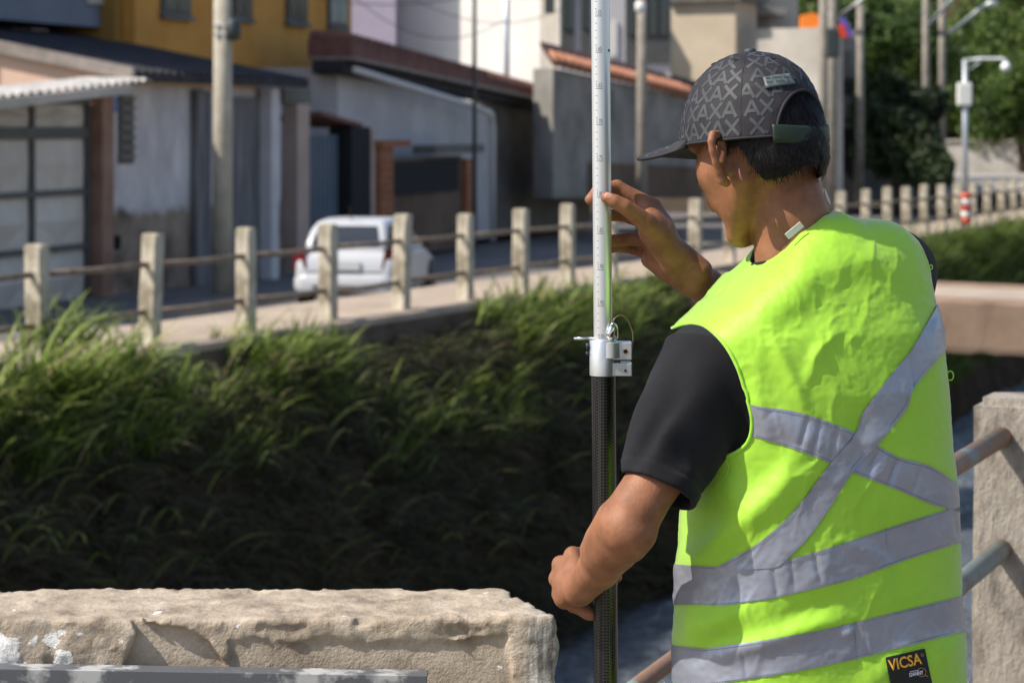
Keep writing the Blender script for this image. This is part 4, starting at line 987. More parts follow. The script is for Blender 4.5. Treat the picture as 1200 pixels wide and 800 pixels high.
# ================================================================== PARKED CAR
def make_car(loc, heading):
    e = empty('parked_car', loc); fx = Vector((math.sin(heading), math.cos(heading), 0)); rx = Vector((fx.y, -fx.x, 0))
    def c2w(l_, s, z): return tuple(Vector(loc)+fx*l_+rx*s+Vector((0,0,z)))
    paint = PM('white_car_paint', (.50,.51,.53), rough=.25, spec=.5); glass = PM('dark_car_glass', (.03,.038,.05), rough=.12, spec=.5)
    blk = PM('black_car_plastic', (.02,.02,.022), rough=.6); red = PM('red_lamp_lens', (.12,.006,.010), rough=.15, spec=.7); ty = PM('tyre_rubber', (.018,.018,.018), rough=.85)
    rim = PM('wheel_trim', (.35,.36,.37), rough=.35, metal=.7)
    # lower body: stations along the length (0 = rear)
    def ring(l_, hw, z0, z1, rr, n=7):
        pts = []
        for (cx, cz, a0) in ((hw-rr,z0+rr,-90),(hw-rr,z1-rr,0),(-(hw-rr),z1-rr,90),(-(hw-rr),z0+rr,180)):
            for k in range(n):
                a = R(a0+90*k/(n-1)); pts.append((l_, cx+rr*math.cos(a), cz+rr*math.sin(a)))
        return pts
    st = [(0.0,.70,.34,.62,.12),(.03,.78,.28,.80,.16),(.12,.815,.24,.93,.20),(.45,.83,.20,.96,.20),(1.2,.83,.18,.94,.18),(2.3,.83,.18,.92,.18),(2.9,.82,.18,.86,.2),(3.5,.79,.2,.74,.2),(3.75,.70,.25,.62,.16),(3.8,.62,.32,.54,.1)]
    def loft(st_): 
        V = []; F = []; rg_ = [ring(*s) for s in st_]; n_ = len(rg_[0])
        for q in rg_: V += [c2w(*p) for p in q]
        for i in range(len(rg_)-1):
            for k in range(n_): F.append((i*n_+k, i*n_+(k+1)%n_, (i+1)*n_+(k+1)%n_, (i+1)*n_+k))
        F.append(tuple(range(n_-1,-1,-1))); F.append(tuple((len(rg_)-1)*n_+k for k in range(n_)))
        return V, F
    V, F = loft(st); body = sm(build('body', V, F, paint, e), 50)
    cab = [(.10,.60,.88,.95,.03),(.18,.66,.88,1.10,.10),(.34,.635,.88,1.30,.14),(.55,.61,.88,1.385,.15),(1.0,.60,.88,1.41,.15),(1.7,.60,.88,1.40,.15),(2.1,.62,.88,1.30,.12),(2.6,.68,.88,1.06,.08),(2.85,.70,.86,.92,.02)]
    V, F = loft(cab); cb = sm(build('cabin', V, F, paint, e), 50)
    # windows follow the cabin skin a few millimetres proud
    def patch(name, pts, mat, par, off):
        m = MB(); q = [Vector(c2w(*p)) for p in pts]; nrm = (q[1]-q[0]).cross(q[-1]-q[0]).normalized(); k = len(q)
        m.V = [tuple(v+nrm*off) for v in q]+[tuple(v-nrm*.02) for v in q]; m.F = [tuple(range(k)), tuple(range(2*k-1,k-1,-1))]+[(i,i+k,(i+1)%k+k,(i+1)%k) for i in range(k)]
        return m.out(name, mat, par)
    patch('rear_window', [(.112,-.545,.99),(.112,.545,.99),(.178,.525,1.10),(.178,-.525,1.10)], glass, cb, .02); patch('rear_window', [(.180,-.525,1.102),(.180,.525,1.102),(.335,.47,1.295),(.335,-.47,1.295)], glass, cb, .02)
    for s in (-1,1):
        pts = [(.50,s*.652,.97),(1.35,s*.648,.97),(1.35,s*.606,1.30),(.62,s*.604,1.30)]; patch('side_window', pts if s > 0 else pts[::-1], glass, cb, .016)
        pts = [(1.42,s*.648,.97),(2.45,s*.675,.97),(1.95,s*.62,1.29),(1.42,s*.606,1.30)]; patch('side_window', pts if s > 0 else pts[::-1], glass, cb, .016)
        pts = [(.010,s*.60,.64),(.10,s*.83,.62),(.13,s*.83,.95),(.035,s*.66,.97)]; patch('tail_light', pts if s > 0 else pts[::-1], red, body, .02)
        m = MB(); c0 = Vector(c2w(2.25,s*.80,.98)); m.tube([c0, c0+rx*s*.06, c0+rx*s*.18], [.03,.075,.06], 10); m.out('mirror', blk, body, True)
    V, F = loft([(-.05,.66,.28,.50,.09),(-.02,.74,.25,.54,.12),(.06,.825,.24,.55,.12),(.25,.838,.24,.54,.12)]); bu = sm(build('rear_bumper', V, F, paint, e), 50)
    patch('bumper_slot', [(-.06,-.5,.335),(-.06,.5,.335),(-.06,.5,.375),(-.06,-.5,.375)], blk, bu, .004)
    patch('number_plate', [(-.005,-.26,.62),(-.005,.26,.62),(.01,.26,.75),(.01,-.26,.75)], PM('number_plate_grey',(.45,.46,.46),rough=.5), body, .03)
    patch('tailgate_seam', [(.008,-.62,.575),(.008,.62,.575),(.008,.62,.59),(.008,-.62,.59)], blk, body, .012)
    m = MB(); m.tube([c2w(.12,0,1.0),c2w(.16,.25,1.03)], .012, 6); m.out('wiper', blk, body)
    m = MB(); m.tube([c2w(.55,0,1.385),c2w(.35,0,1.62)], .008, 5); m.out('aerial', blk, cb)
    for l_ in (.62,3.05):
        for s in (-1,1):
            c0 = Vector(c2w(l_,s*.72,.30)); m = MB(); m.lathe(c0-rx*s*.06, rx*s, [(.20,0),(.29,.01),(.30,.04),(.30,.13),(.28,.165),(.19,.17)], 24); t_ = m.out('wheel', ty, e, True)
            m = MB(); m.lathe(c0+rx*s*.10, rx*s, [(.19,0),(.19,.012),(.15,.0),(.05,.02),(.03,.03)], 20); m.out('rim', rim, t_, True)
            ar = MB(); ar.lathe(c0+rx*s*.095, rx*s, [(.345,0),(.345,.018)], 24); ar.out('wheel_arch', blk, body, True)
    e.scale = (.95,.95,.95); tag(e, 'white hatchback parked across the road seen from behind', 'car'); return e
cq = P(403,300,36.4); make_car((cq.x, cq.y, -1.19), R(9))
# ================================================================== THE MAN
def rot2(a): return math.sin(a), math.cos(a)
man = empty('person', (P(960,600,3.25).x, 3.25, 0))
skin = PM('tan_skin', (.190,.078,.037), (.315,.138,.070), scale=24, detail=8, rough=.56, bump=.45, bscale=240, bdist=.0014, spec=.35)
n, l, b = nodes_of(skin); b.inputs['Subsurface Weight'].default_value = .08; b.inputs['Subsurface Radius'].default_value = (.012,.005,.003); b.inputs['Subsurface Scale'].default_value = .6

# ---- head frame
HY, HP = R(41), R(16)
Fh0 = Vector((-math.sin(HY), math.cos(HY), 0)); Lh = Vector((-math.cos(HY), -math.sin(HY), 0)); Z = Vector((0,0,1))
Fh = Fh0*math.cos(HP)-Z*math.sin(HP); Uh = Fh0*math.sin(HP)+Z*math.cos(HP)
HO = P(886,158,3.25); MH = np.array([Fh[:], Lh[:], Uh[:]])
def hp(f, l_, u): return HO+Fh*f+Lh*l_+Uh*u
bd = Sdf()
bd.ell(hp(-.004,0,.006), MH, (.087,.070,.084))
bd.ell(hp(.038,0,-.052), MH, (.054,.055,.070), .03)
for s in (1,-1):
    bd.seg(hp(-.004,s*.050,-.060), hp(.058,s*.016,-.122), .014, .013, .016)
    bd.ball(hp(.050,s*.040,-.036), .022, .022)
    bd.seg(hp(.075,s*.045,.006), hp(.088,s*.015,.010), .008, .010, .014)       # brow
    # ear: helix rim, inner plate, lobe, tragus
    Ew = (-Fh*.22+Lh*s*.97).normalized(); eo = hp(-.002,s*.062,-.036); U2 = (Uh*.985-Fh*.17).normalized()
    pts = [eo+Ew*a*1.12+U2*z*1.08 for a, z in ((.006,.012),(.014,.024),(.025,.031),(.035,.030),(.039,.022),(.038,.010),(.033,-.004),(.027,-.015),(.021,-.025),(.013,-.028))]
    bd.chain(pts, [.0035,.0044,.0052,.0055,.0054,.0050,.0048,.0052,.0066,.006], .004, .002)
    nE = Ew.cross(U2).normalized(); bd.ell(eo+Ew*.015+U2*.002+Fh*.004, np.array([Ew[:], U2[:], nE[:]]), (.019,.026,.0028), .004)
    bd.seg(eo+Ew*.012+U2*.018, eo+Ew*.024+U2*(-.006), .0036, .004, .005)
    bd.seg(eo+Ew*.002+U2*.004, eo+Ew*.006+U2*(-.014), .006, .006, .006)
bd.chain([hp(.090,0,.0),hp(.104,0,-.028),hp(.108,0,-.038)], [.008,.010,.0115], .012, .008)
for s in (1,-1): bd.ball(hp(.095,s*.012,-.040), .008, .008)
bd.seg(hp(.092,-.016,-.068), hp(.092,.016,-.068), .006, .006, .010); bd.seg(hp(.090,-.013,-.078), hp(.090,.013,-.078), .006, .006, .008)
bd.ball(hp(.064,0,-.123), .017, .012)
# neck
bd.seg(P(908,196,3.262), P(926,255,3.25), .053, .0515, .006); bd.seg(P(926,255,3.25), P(934,300,3.25), .0515, .054, .006); bd.seg(P(934,300,3.25), P(948,380,3.25), .054, .09, .012)
bd.seg(P(952,395,3.25), P(960,640,3.25), .09, .10, .03)                            # chest, inside the clothes
bd.seg(P(1036,340,3.31), P(870,415,3.20), .05, .05, .04)                          # shoulder girdle
# ---- left arm
LS, LE, LW = P(838,428,3.19), P(742,622,3.095), P(679,690,3.305)
bd.chain([LS, LS.lerp(LE,.5), P(748,592,3.105)], [.050,.041,.0335], .03, .008)
bd.chain([P(747,594,3.105), P(735,618,3.10), LE.lerp(LW,.30)+Vector((-.003,0,.004)), LE.lerp(LW,.62), LW], [.0335,.0345,.0330,.0280,.0220], .010, .006)
bd.seg(P(750,626,3.092), P(738,640,3.11), .0165, .018, .018)                                              # point of the elbow
bd.seg(P(718,606,3.12), P(698,645,3.18), .019, .018, .020)
# hand on the lower tube
def hand(wr, mcp, fingers, thumb, rw, k=.008):
    for c, r in mcp: bd.seg(wr, c, rw*.62, r, .012)
    for i in range(len(mcp)-1): bd.seg(Vector(wr).lerp(mcp[i][0],.55), Vector(wr).lerp(mcp[i+1][0],.55), .0125, .0125, .012)
    for i, (f, rs) in enumerate(fingers): bd.chain([mcp[i][0]]+f, [mcp[i][1]]+rs, .005, .0012)
    for i, (f, rs) in enumerate(fingers):
        for q, r in zip(f[:-1], rs[:-1]): bd.ball(q, r*1.05, .003)                # knuckles
    bd.chain(thumb[0], thumb[1], .012, .0015)
mc = [(P(671,650,3.372),.0112),(P(657,661,3.384),.0115),(P(653,678,3.384),.0112),(P(656,696,3.368),.0105)]
fg = [([P(690,648,3.405),P(712,660,3.400),P(723,676,3.372)],[.0092,.0086,.0075]),
      ([P(684,668,3.414),P(708,673,3.404),P(718,682,3.392)],[.0095,.0088,.0078]),
      ([P(680,686,3.414),P(704,691,3.404),P(714,696,3.392)],[.0092,.0086,.0076]),
      ([P(672,709,3.372),P(689,718,3.366),P(694,720.5,3.362)],[.0092,.0088,.0078])]
hand(LW, mc, fg, ([P(684,690,3.318),P(698,676,3.325),P(712,668,3.325),P(720,664,3.33)],[.015,.0125,.0105,.009]), .0235)
bd.ball(P(662,700,3.335), .0155, .012); bd.ball(P(664,683,3.345), .0165, .014)
# ---- right arm, forearm crossing behind the neck
RS, RE, RW = P(1040,330,3.33), P(935,432,3.50), P(789,302,3.395)
bd.chain([RS, RE], [.05,.042], .03); bd.chain([RE, RE.lerp(RW,.35), RE.lerp(RW,.72), RW], [.040,.037,.0265,.0225], .02, .006)
bd.seg(P(812,335,3.395), P(786,318,3.392), .0175, .0165, .012); bd.seg(P(820,317,3.39), P(792,294,3.39), .018, .0165, .012)
mc = [(P(765,243,3.398),.0125),(P(767,262,3.414),.0125),(P(767,282,3.420),.0118),(P(768,300,3.420),.0105)]
fg = [([P(723,219.5,3.402),P(702,222,3.386),P(691.5,234,3.374)],[.0098,.0086,.0076]),
      ([P(728,251,3.417),P(707,253,3.396),P(702,264,3.381)],[.0096,.0088,.0078]),
      ([P(733,280,3.422),P(709,283,3.400),P(705,292,3.386)],[.0092,.0085,.0075]),
      ([P(742,291,3.440),P(722,289,3.428),P(713,292,3.412)],[.0082,.0078,.007])]
hand(RW, mc, fg, ([P(780,286,3.378),P(757,261,3.352),P(732,242,3.338),P(720,236,3.3355),P(710.5,231.5,3.336)],[.0175,.0138,.0108,.0100,.0080]), .0245)
bd.seg(P(785,302,3.385), P(762,272,3.366), .0195, .0150, .012); bd.seg(P(778,312,3.40), P(762,304,3.408), .017, .013, .012)
bd.ell(P(771,276,3.393), np.eye(3), (.022,.018,.032), .015); bd.seg(P(776,272,3.376), P(759,250,3.378), .0155, .011, .014); bd.seg(P(766,262,3.368), P(757,243,3.392), .0115, .010, .012)
lo, hi = bd.bounds()
V, F = surface_nets(bd, lo, hi, .0027, B=20, cullfor=bd.cullfor)
V = smooth_verts(V, F, 2)
vol = np.einsum('ij,ij->i', V[F[:,0]], np.cross(V[F[:,1]], V[F[:,2]])).sum()
body = build('body', V, F if vol > 0 else F[:, ::-1], skin, man, True)
FLIP = vol <= 0
# nails
nailm = PM('fingernail', (.56,.30,.22), rough=.3, spec=.5)
def nail(c, along, out, ln, wd, nm='nail'):
    al = Vector(along).normalized(); sd_ = al.cross(Vector(out)).normalized(); ou = sd_.cross(al); V = []; F = []; nu, nv = 9, 9
    for i in range(nu):
        for j in range(nv):
            a = -1+2*i/(nu-1); q = -1+2*j/(nv-1); rr = (1-max(0,abs(q)-.45)**2*1.6); V.append(Vector(c)+al*(a*ln)*math.sqrt(max(0,1-.35*q*q))+sd_*(q*wd)*(1-.12*a*a)*1+ou*(-.55*wd*q*q-.0006*a*a))
    for i in range(nu-1):
        for j in range(nv-1): F.append((i*nv+j,(i+1)*nv+j,(i+1)*nv+j+1,i*nv+j+1))
    o = build(nm, [tuple(v) for v in V], F, nailm, man, True); md = o.modifiers.new('s','SOLIDIFY'); md.thickness = .0008; md.offset = 0; return o
nail(P(713.5,231.5,3.336)+Vector((0,-.0082,.0010)), P(709,230.5,3.336)-P(722,236,3.336), (.02,-1,.10), .0066, .0056, 'thumbnail')
# eyes (face is turned away)
for s in (1,-1):
    m = MB(); m.lathe(hp(.060,s*.028,-.010), Fh, [(.002,0),(.009,.004),(.011,.010),(.009,.016),(.004,.020)], 14); m.out('eye', PM('eye_white',(.75,.72,.68),rough=.2), man, True)

# ---- hair: a cap of short strands over the back of the head
hairm = PM('black_hair', (.006,.0055,.006), (.014,.012,.012), scale=60, rough=.45, spec=.22)
def hair_ok(p):         # p in head coordinates (f, l, u): keep the back of the head below the cap, above the nape, behind the ears
    f, l_, u = p[:,0], p[:,1], p[:,2]
    front = np.where(u > -.022, .016-(.022+u)*.10, -.030-(-.022-u)*.25)      # limit in front of / behind the ear
    bot = -.074+.010*np.cos(l_*50)                                          # nape hairline
    side = np.clip((np.abs(l_)-.035)*.55, 0, .1)
    return np.maximum.reduce([f-front, (bot+side)-u, u-.10])
hv = Sdf(); hv.ell(hp(-.008,0,.006), MH, (.090,.0745,.088)); hv.ell(hp(-.040,0,-.045), MH, (.054,.057,.050), .03)
lo, hi = hv.bounds(); V, F = surface_nets(hv, lo, hi, .003)
V = V + normals(V, F)*(1 if not FLIP else -1)*(fbm(V*120, 3)[:, None]*.0022)
q = (V-np.array(HO))@MH.T; V2, F2 = clip_mesh(V, F, hair_ok(q))
hb = build('hair', V2, F2, hairm, man, True)
tri = []; 
for f in F2:
    for k in range(1, len(f)-1): tri.append((f[0], f[k], f[k+1]))
tri = np.array(tri); A = V2[tri[:,0]]; Bq = V2[tri[:,1]]; Cq = V2[tri[:,2]]; ar = np.linalg.norm(np.cross(Bq-A, Cq-A), axis=1); rg = np.random.default_rng(3)
ns = 9000; ti = rg.choice(len(tri), ns, p=ar/ar.sum()); r1 = np.sqrt(rg.random((ns,1))); r2_ = rg.random((ns,1)); S = A[ti]*(1-r1)+Bq[ti]*r1*(1-r2_)+Cq[ti]*r1*r2_
cen = np.array(hp(-.01,0,.0)); nn = S-cen; nn /= np.linalg.norm(nn, axis=1, keepdims=True)
dn = -np.array(Uh)[None]*1.0 + np.array(Fh)[None]*.10 + rg.normal(0,.30,(ns,3)) + .5*np.stack([fbm(S*30+a*7,2) for a in range(3)],1)
dn -= nn*(dn*nn).sum(1, keepdims=True); dn /= np.linalg.norm(dn, axis=1, keepdims=True); sd_ = np.cross(nn, dn)
Ln = rg.uniform(.008,.019,(ns,1)); ww = .00042; Vh = []
for s in range(4):
    t = s/3; c = S + dn*Ln*t + nn*(.0010+.0034*np.sin(t*2.2)-.0008*t); w_ = ww*(1-.8*t); Vh += [c-sd_*w_, c+sd_*w_]
Vh = np.stack(Vh, 1).reshape(-1,3); b0 = (np.arange(ns)*8)[:,None]; Fq = np.concatenate([b0+np.array([[2*s,2*s+1,2*s+3,2*s+2]]) for s in range(3)],1).reshape(-1,4)
o = build('strands', Vh, Fq, hairm, hb, True); o['kind'] = 'stuff'

# ---- cap
capm = PM('charcoal_cap_cloth', (.016,.0142,.0185), (.024,.0215,.027), scale=30, rough=.72, bump=.35, bscale=700, bdist=.0006, spec=.35)
letm = PM('grey_print', (.038,.043,.048), (.054,.060,.065), scale=40, rough=.6)
CY, CP = R(41), R(5)
Fc0 = Vector((-math.sin(CY), math.cos(CY), 0)); Lc = Vector((-math.cos(CY), -math.sin(CY), 0)); Fc = Fc0*math.cos(CP)-Z*math.sin(CP); Uc = Fc0*math.sin(CP)+Z*math.cos(CP)
CO = P(883,167,3.25); CH = .121; EXM = 2.22
def cap_pt(az, t, off=0.0):
    az = np.asarray(az, float); t = np.asarray(t, float)
    ct = np.abs(np.cos(t))**(2/EXM); stt = np.abs(np.sin(t))**(2/EXM)
    fwd = np.where(np.cos(az) > 0, .107, .101)
    lean = .004*np.sin(t)                                             # panels puff slightly between the six seams
    puff = 1+.010*np.abs(np.cos(3*az))*np.sin(np.clip(t,0,1.4)*1.6)
    f = fwd*np.cos(az)*ct*puff + off*np.cos(az)*np.cos(t); s_ = .0885*np.sin(az)*ct*puff + off*np.sin(az)*np.cos(t); u = CH*stt + off*np.sin(t) + .006*np.cos(az)*(1-np.sin(t))*0
    f = f - .006*np.sin(t)
    W = np.array(CO)[None] + np.outer(f.ravel(), Fc) + np.outer(s_.ravel(), Lc) + np.outer(u.ravel(), Uc)
    q = W-np.array(CO); d0 = q/np.maximum(np.linalg.norm(q, axis=1, keepdims=True), 1e-6)
    return W + d0*(fbm(d0*3.2+2, 3)[:, None]*.0022)
na, ntt = 168, 56
AZ, TT = np.meshgrid(np.linspace(0, 2*np.pi, na, endpoint=False), np.linspace(0, np.pi/2*.995, ntt), indexing='ij')
V = cap_pt(AZ, TT); F = np.array([(i*ntt+j, ((i+1)%na)*ntt+j, ((i+1)%na)*ntt+j+1, i*ntt+j+1) for i in range(na) for j in range(ntt-1)])
def capuv(V):
    q = V-np.array(CO); return q@np.array(Fc), q@np.array(Lc), q@np.array(Uc)
def arch(V, g=0.0):      # negative inside the rear opening
    f, l_, u = capuv(V); d = (np.sqrt((l_/(.047+g))**2+(np.maximum(u-.0,0)/(.061+g))**2)-1)*.05
    return np.where(f < 0, d, .05)
Vc, Fc_ = clip_mesh(V, F, -arch(V))
cap = build('cap', Vc, Fc_, capm, man, True); md = cap.modifiers.new('s','SOLIDIFY'); md.thickness = .0022; md.offset = -1
# edge binding round the rim and the opening
def ctube(pts, r, nm, mat, par, n_=8): m = MB(); m.tube(pts, r, n_); return m.out(nm, mat, par, True)
azs = np.linspace(R(-152), R(152), 90); ctube([Vector(v) for v in cap_pt(azs, np.full(90,.01))], .0017, 'rim_binding', capm, cap)
ar_pts = []
for a in np.linspace(0, np.pi, 40):
    l_ = .047*math.cos(a); u = .061*math.sin(a); tt = math.asin(min(1,(u/CH))**(EXM/2)) if u > 0 else 0; s_a = l_/(.0885*max(.2,math.cos(tt)**(2/EXM)))
    az = math.pi-math.asin(max(-1,min(1,s_a))); ar_pts.append(Vector(cap_pt(az, tt, .0006)[0]))
ctube(ar_pts, .0022, 'opening_binding', capm, cap)
# seams
for k in range(6):
    az = k*math.pi/3+math.pi/6*0+.0; ts = np.linspace(.03,1.5,40); pts = cap_pt(np.full(40,az), ts, -.0004); keep = arch(pts, .004) > 0
    pts = [Vector(v) for v, kk in zip(pts, keep) if kk]
    if len(pts) > 3: ctube(pts, .0009, 'seam', capm, cap, 6)
# strap across the opening
azs = np.linspace(math.pi-.62, math.pi+.62, 40); strapm = PM('dark_green_strap', (.010,.022,.012), (.016,.030,.017), scale=60, rough=.5)
Vs = []; Fs = []
for i, a in enumerate(azs):
    dz = -.004*math.sin(i/39*math.pi); 
    for j, z in enumerate((-.006,.000,.008,.015,.0185)):
        q = cap_pt(a, .0, .0050+(.0008 if j in (1,2,3) else -.0006))[0]+np.array(Uc)*(z+dz-.001); Vs.append(q)
for i in range(39):
    for j in range(4): Fs.append((i*5+j,(i+1)*5+j,(i+1)*5+j+1,i*5+j+1))
o = build('strap', Vs, Fs, strapm, cap, True); md = o.modifiers.new('s','SOLIDIFY'); md.thickness = .003
# badge on the back panel, button, eyelets
def on_cap(azc, tc, wu, wv, off, nx=12, ny=6, roll=0):
    Vq = []; Fq_ = []
    for i in range(nx):
        for j in range(ny):
            a = (i/(nx-1)-.5)*wu; c = (j/(ny-1)-.5)*wv; a, c = a*math.cos(roll)-c*math.sin(roll), a*math.sin(roll)+c*math.cos(roll)
            Vq.append(cap_pt(azc+a/.075, tc+c/.112, off)[0])
    for i in range(nx-1):
        for j in range(ny-1): Fq_.append((i*ny+j,(i+1)*ny+j,(i+1)*ny+j+1,i*ny+j+1))
    return Vq, Fq_
azB = math.pi-.52*1.0; TB = .98
best = None
for a in np.linspace(math.pi-1.2, math.pi+1.2, 80):
    for t in np.linspace(.5,1.4,60):
        x, y = proj(cap_pt(a,t)); e2 = (x[0]-913)**2+(y[0]-95)**2
        if best is None or e2 < best[0]: best = (e2, a, t)
_, azB, TB = best
Vq, Fq_ = on_cap(azB, TB, .040, .0175, .0010, roll=.12); bgm = PM('grey_embroidered_badge', (.060,.085,.085), (.12,.15,.15), scale=120, rough=.5, bump=.6, bscale=500, bdist=.001)
o = build('badge', Vq, Fq_, bgm, cap, True); md = o.modifiers.new('s','SOLIDIFY'); md.thickness = .0026; md.offset = 1
if True:
    qq = cap_pt(azB, TB, .0035)[0]
for r_i, vv in ((0,.0035),(1,-.0030)):
    for k in range(11):
        a0 = -.016+.0029*k; Vq, Fq_ = on_cap(azB, TB, .0021, .0034, .0040, 2, 2); Vq = np.array(Vq)
        du = cap_pt(azB+(a0)/.075, TB+vv/.112, .0040)[0]-cap_pt(azB, TB, .0040)[0]
        if (k*7+r_i*3) % 5 == 4: continue
        build('stitching', Vq+du, Fq_, letm, o)
tp = cap_pt(0., 1.56)[0]; m = MB(); m.lathe(Vector(tp)-Uc*.002, Uc, [(.008,0),(.0088,.0025),(.0075,.006),(.003,.0075)], 16); m.out('button', letm, cap, True)
for k in range(6):
    q = cap_pt(k*math.pi/3+.26+math.pi/6, 1.08, .0004)[0]; 
    if arch(q[None], .01)[0] < 0: continue
    nq = (Vector(q)-CO).normalized(); m = MB(); pr = [(math.cos(a)*.003, math.sin(a)*.003) for a in np.linspace(0,2*np.pi,13)]; a1 = nq.cross(Z).normalized(); a2 = nq.cross(a1)
    m.tube([Vector(q)+a1*x+a2*y for x, y in pr], .0009, 6, False); m.out('eyelet', capm, cap, True)
# brim
nb_, nl = 41, 14; Vb = []; Fb = []
for i in range(nb_):
    a = R(-64+128*i/(nb_-1)); base = cap_pt(a, .02)[0]; wv = a/R(64)
    ln = .078*max(0,(1-abs(wv)**2.6))**.6+.002
    dirv = np.array((Fc0*math.cos(a*.35)+Lc*math.sin(a*.35)).normalized())
    for j in range(nl):
        t = j/(nl-1); q = base + dirv*ln*t
        lr = ln/.09; drop = -.026*(abs(wv)**1.8)*t*(.35+.65*lr) - (.014*t + .006*t*t)*lr + .003
        Vb.append(q+np.array([0,0,drop]))
for i in range(nb_-1):
    for j in range(nl-1): Fb.append((i*nl+j,(i+1)*nl+j,(i+1)*nl+j+1,i*nl+j+1))
brim = build('brim', Vb, Fb, capm, cap, True); md = brim.modifiers.new('s','SOLIDIFY'); md.thickness = .0036; md.offset = 0
VB = np.array(Vb).reshape(nb_, nl, 3)
# printed letters: rows of A and X, drawn as strokes on the cloth
ts_ = np.linspace(0, 1.55, 300); side = cap_pt(np.full(300, R(100)), ts_); arc = np.concatenate([[0], np.cumsum(np.linalg.norm(np.diff(side, axis=0), axis=1))])
def t_of(s): return float(np.interp(s, arc, ts_))
STROKES = {'A': [((0,0),(.5,1)),((.5,1),(1,0)),((.22,.32),(.78,.32))], 'X': [((0,0),(1,1)),((0,1),(1,0))]}
LV = []; LF = []
def stroke(p0, p1, wd, mp, nseg=6):
    d = np.array(p1)-np.array(p0); L_ = np.linalg.norm(d); d = d/L_; nn_ = np.array([-d[1], d[0]])*wd/2
    i0 = len(LV); ok = True; pts = []
    for k in range(nseg+1):
        c = np.array(p0)+d*L_*k/nseg
        for s_ in (1,-1): pts.append(c+nn_*s_)
    pts = mp(np.array(pts))
    for k in range(nseg):
        q4 = np.array([pts[2*k],pts[2*k+1],pts[2*k+3],pts[2*k+2]])
        if (arch(q4, .008) < 0).any(): continue
        b_ = len(LV); LV.extend(q4.tolist()); LF.append((b_,b_+1,b_+2,b_+3))
hL, gap = .0212, .0243
for panel in range(6):
    azc0 = panel*math.pi/3
    for r_i in range(6):
        s0 = .006+r_i*gap; ring_r = .0965*max(.05, math.cos(t_of(s0+hL/2))**(2/EXM))
        wl = .0188; pitch = .0209; half = math.pi/6*2; width = math.pi/3*ring_r; nlet = int(width/pitch)+1
        shift = (.35*r_i+.2*panel) % 1*pitch
        for k in range(-1, nlet+1):
            ch = 'AX'[(k+r_i+panel) % 2]; x0 = k*pitch-shift
            def mp(q, x0=x0, s0=s0, ring_r=ring_r):
                az = np.clip(azc0+(x0+q[:,0]*wl)/ring_r, azc0+.0012/ring_r, azc0+math.pi/3-.0012/ring_r)
                return cap_pt(az, np.interp(s0+q[:,1]*hL, arc, ts_), .00045)
            if x0+wl*.25 < 0 or x0+wl*.75 > width: continue
            for p0, p1 in STROKES[ch]: stroke(p0, p1, .215, mp)
Vl = np.array(LV)
bl_, pl = np.array(cap_pt(azB,TB)[0]), None
build('printed_letters', Vl, LF, letm, cap)
LV = []; LF = []
for r_i in range(3):
    for k in range(11):
        u0 = .03+k*.086; v0 = .10+r_i*.30; ch = 'AX'[(k+r_i) % 2]
        def mpb(q, u0=u0, v0=v0): return [mpb1(x, y, u0, v0) for x, y in q]
        def mpb1(x, y, u0, v0):
            i = min(nb_-1.001, max(0,(u0+x*.07)*(nb_-1))); j = min(nl-1.001, (v0+y*.24)*(nl-1)); i0, j0 = int(i), int(j); a, c = i-i0, j-j0
            return VB[i0,j0]*(1-a)*(1-c)+VB[i0+1,j0]*a*(1-c)+VB[i0,j0+1]*(1-a)*c+VB[i0+1,j0+1]*a*c+np.array([0,0,.0024])
        for p0, p1 in STROKES[ch]: stroke(p0, p1, .2, mpb)
build('printed_letters', LV, LF, letm, brim)

# ---- torso shape shared by vest and shirt
TYAW = R(17); TU = np.array([math.cos(TYAW), math.sin(TYAW), 0]); TV = np.array([-math.sin(TYAW), math.cos(TYAW), 0]); T0 = np.array(P(960,145,3.25))
SC = FPX/3.25
zy = lambda y: CAMZ-(np.asarray(y, float)-HZ)/SC
LV_Y = np.array([250,330,385,450,540,600,700,800,900,940]); LV_L = np.array([775,768,772,797,805,797,791,790,786,786]); LV_R = np.array([1096,1101,1107,1111,1119,1125,1130,1137,1142,1143])
LC = ((LV_L+LV_R)/2-960)/SC/math.cos(TYAW); LA = (LV_R-LV_L)/2/SC*1.005
LBk = np.array([.105,.118,.128,.134,.136,.138,.142,.146,.150,.152]); LCV = np.array([.030,.016,.006,0,0,.002,.004,.006,.008,.008])
RX = np.array([740,762,782,800,825,850,890,920,950,975,1000,1030,1050,1072,1090,1104,1120]); RY = np.array([424,405,390,378,364,348,307,272,253,249,259,260,262,272,291,322,370])
def torso(p, off=0.0):
    q = p-T0; u = q@TU; v = q@TV; z = p[:, 2]; yy = HZ+(CAMZ-z)*SC
    c = np.interp(yy, LV_Y, LC); a = np.interp(yy, LV_Y, LA)+off; b_ = np.interp(yy, LV_Y, LBk)+off; cv = np.interp(yy, LV_Y, LCV)
    uu = (u-c)/a; vv = (v-cv)/b_; e = 2.35
    fs = ((np.abs(uu)**e+np.abs(vv)**e)**(1/e)-1)*np.minimum(a, b_)
    # the shoulder line, read at the depth of the ridge of the shoulders
    xs = 960+u*SC*math.cos(TYAW); zr = zy(np.interp(xs, RX, RY))+off+.003
    zr = zr - .9*np.maximum(0, -(v-.0))**2*1.6 - 1.6*np.maximum(0, v-.02)**2
    return smax(fs, (z-zr)*.85, .038)
vest_lo, vest_hi = np.array([.17,3.02,.715]), np.array([.66,3.48,1.52])
V, F = surface_nets(torso, vest_lo, vest_hi, .0027, B=24, lip=2.2)
V = smooth_verts(V, F, 3)
